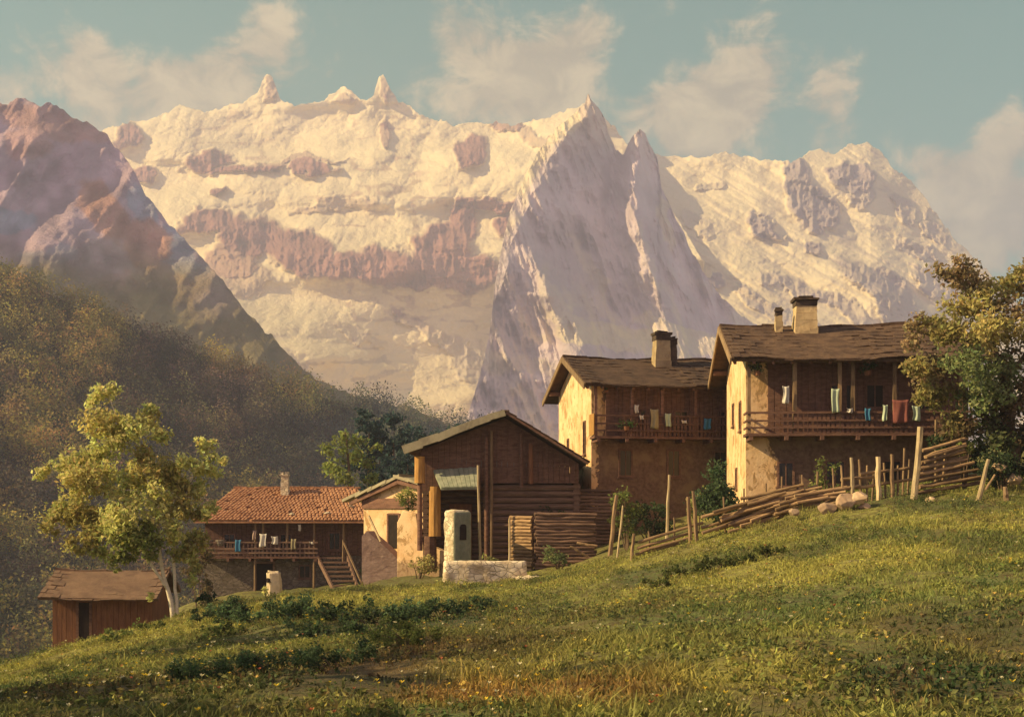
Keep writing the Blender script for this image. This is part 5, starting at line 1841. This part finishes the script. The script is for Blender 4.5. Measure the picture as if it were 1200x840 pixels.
# ------------------------------------------------------------------ grass and flowers (uncountable)
def grass():
    r = np.random.default_rng(12)
    N = 84000
    Y = 7.5 + (54 - 7.5) * r.random(N) ** .9
    u = r.uniform(-.62, .68, N)
    X = u * Y
    cl = fbm(X * .9, Y * .6, 3, 91)
    keep = r.random(N) < .62 + .6 * cl
    X, Y = X[keep], Y[keep]
    n = len(X)
    nb = 7
    s = .55 + .45 * np.clip(Y / 30, 0, 2)
    X = np.repeat(X, nb); Y = np.repeat(Y, nb); S = np.repeat(s, nb)
    hb = np.repeat((.55 + .9 * r.random(n) ** 2) * np.clip(.95 + 1.3 * fbm(X[::nb] * .8, Y[::nb] * .5, 3, 77), .45, 1.7), nb)
    X = X + r.normal(size=len(X)) * .05 * S * 1.6
    Y = Y + r.normal(size=len(X)) * .05 * S * 1.6
    Z = gz(X, Y) - .02
    m = len(X)
    ang = r.uniform(0, 2 * np.pi, m)
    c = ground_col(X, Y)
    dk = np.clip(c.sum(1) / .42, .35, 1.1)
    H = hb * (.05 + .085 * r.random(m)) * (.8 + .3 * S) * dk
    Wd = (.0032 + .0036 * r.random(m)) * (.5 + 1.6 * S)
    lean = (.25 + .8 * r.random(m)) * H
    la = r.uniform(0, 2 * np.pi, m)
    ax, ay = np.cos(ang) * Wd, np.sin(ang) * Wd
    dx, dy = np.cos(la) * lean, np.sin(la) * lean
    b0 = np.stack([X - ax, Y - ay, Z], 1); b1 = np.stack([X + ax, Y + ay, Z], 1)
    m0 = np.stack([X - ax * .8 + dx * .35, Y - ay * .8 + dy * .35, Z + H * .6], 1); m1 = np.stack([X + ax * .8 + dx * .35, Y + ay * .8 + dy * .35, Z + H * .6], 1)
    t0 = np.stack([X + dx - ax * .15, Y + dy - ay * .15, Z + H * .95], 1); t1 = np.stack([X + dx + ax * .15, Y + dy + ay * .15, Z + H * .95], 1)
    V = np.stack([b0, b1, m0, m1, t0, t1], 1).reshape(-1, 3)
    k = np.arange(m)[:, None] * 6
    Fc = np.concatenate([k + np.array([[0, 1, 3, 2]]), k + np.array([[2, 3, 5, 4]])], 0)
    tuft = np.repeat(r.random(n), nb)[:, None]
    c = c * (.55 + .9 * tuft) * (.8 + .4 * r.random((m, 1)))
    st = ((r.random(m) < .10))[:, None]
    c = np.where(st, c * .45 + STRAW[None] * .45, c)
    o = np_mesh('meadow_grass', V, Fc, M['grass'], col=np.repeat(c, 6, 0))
    tag(o, 'rough yellow-green meadow grass covering the slope', kind='stuff')


grass()


def weeds():
    """broad-leaved plants and small flower heads scattered through the grass"""
    r = np.random.default_rng(14)
    N = 24000
    Y = 7.8 + 44 * r.random(N) ** 1.15
    X = r.uniform(-.6, .66, N) * Y
    keep = r.random(N) < .5 + .8 * fbm(X * .6, Y * .4, 3, 131)
    X, Y = X[keep], Y[keep]
    Z = gz(X, Y)
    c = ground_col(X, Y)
    cs, rs, co = [], [], []
    for x, y, z, cc in zip(X, Y, Z, c):
        s = .5 + y / 40
        u = r.random()
        if u < .35: cc = cc * .55 + GRN * .25
        elif u < .6: cc = cc * .5 + DRK * .6
        elif u < .8: cc = cc * .9 + YEL * .25
        else: cc = cc * .5 + BRN * .6
        cs.append((x, y, z + .05 * s)); rs.append((.05 + .11 * r.random()) * s); co.append(cc)
    V, Fc, Cc = leaf_cloud(cs, rs, co, .065, 3.2, .7, 15, .3)
    o = np_mesh('meadow_weeds', V, Fc, M['grass'], col=Cc)
    tag(o, 'broad-leaved weeds among the meadow grass', kind='stuff')
    # flowers
    N = 1100
    Y = 8.5 + 36 * r.random(N) ** 1.3
    X = r.uniform(-.47, .47, N) * Y
    keep = fbm(X * .5, Y * .35, 3, 171) > .02
    X, Y = X[keep], Y[keep]
    Z = gz(X, Y)
    V, Fc, Cc = [], [], []
    for x, y, z in zip(X, Y, Z):
        s = (.012 + .012 * r.random()) * (.7 + y / 30)
        h = .10 + .16 * r.random()
        colr = ((.70, .62, .38), (.70, .50, .06), (.62, .40, .12), (.40, .12, .06))[int(r.choice(4, p=(.4, .35, .15, .1)))]
        lx, ly = r.normal(size=2) * .04
        b = len(V)
        V += [(x - .003, y, z), (x + .003, y, z), (x + lx + .003, y + ly, z + h), (x + lx - .003, y + ly, z + h)]
        Cc += [(.14, .15, .05)] * 4
        Fc.append((b, b + 1, b + 2, b + 3))
        for a in range(5):
            t_ = a * 1.2566 + r.random()
            b = len(V)
            cx, cy, cz = x + lx, y + ly, z + h
            d = np.array((math.cos(t_), math.sin(t_), .9)); e = np.array((-math.sin(t_), math.cos(t_), 0)) * .45
            for q in (d * 0, d * s * .7 + e * s, d * s * 1.3, d * s * .7 - e * s): V.append((cx + q[0], cy + q[1], cz + q[2]))
            Cc += [colr] * 4
            Fc.append((b, b + 1, b + 2, b + 3))
    o = np_mesh('meadow_flowers', np.array(V), np.array(Fc), M['grass'], col=np.array(Cc))
    tag(o, 'scattered small pale and yellow meadow flowers', kind='stuff')


weeds()
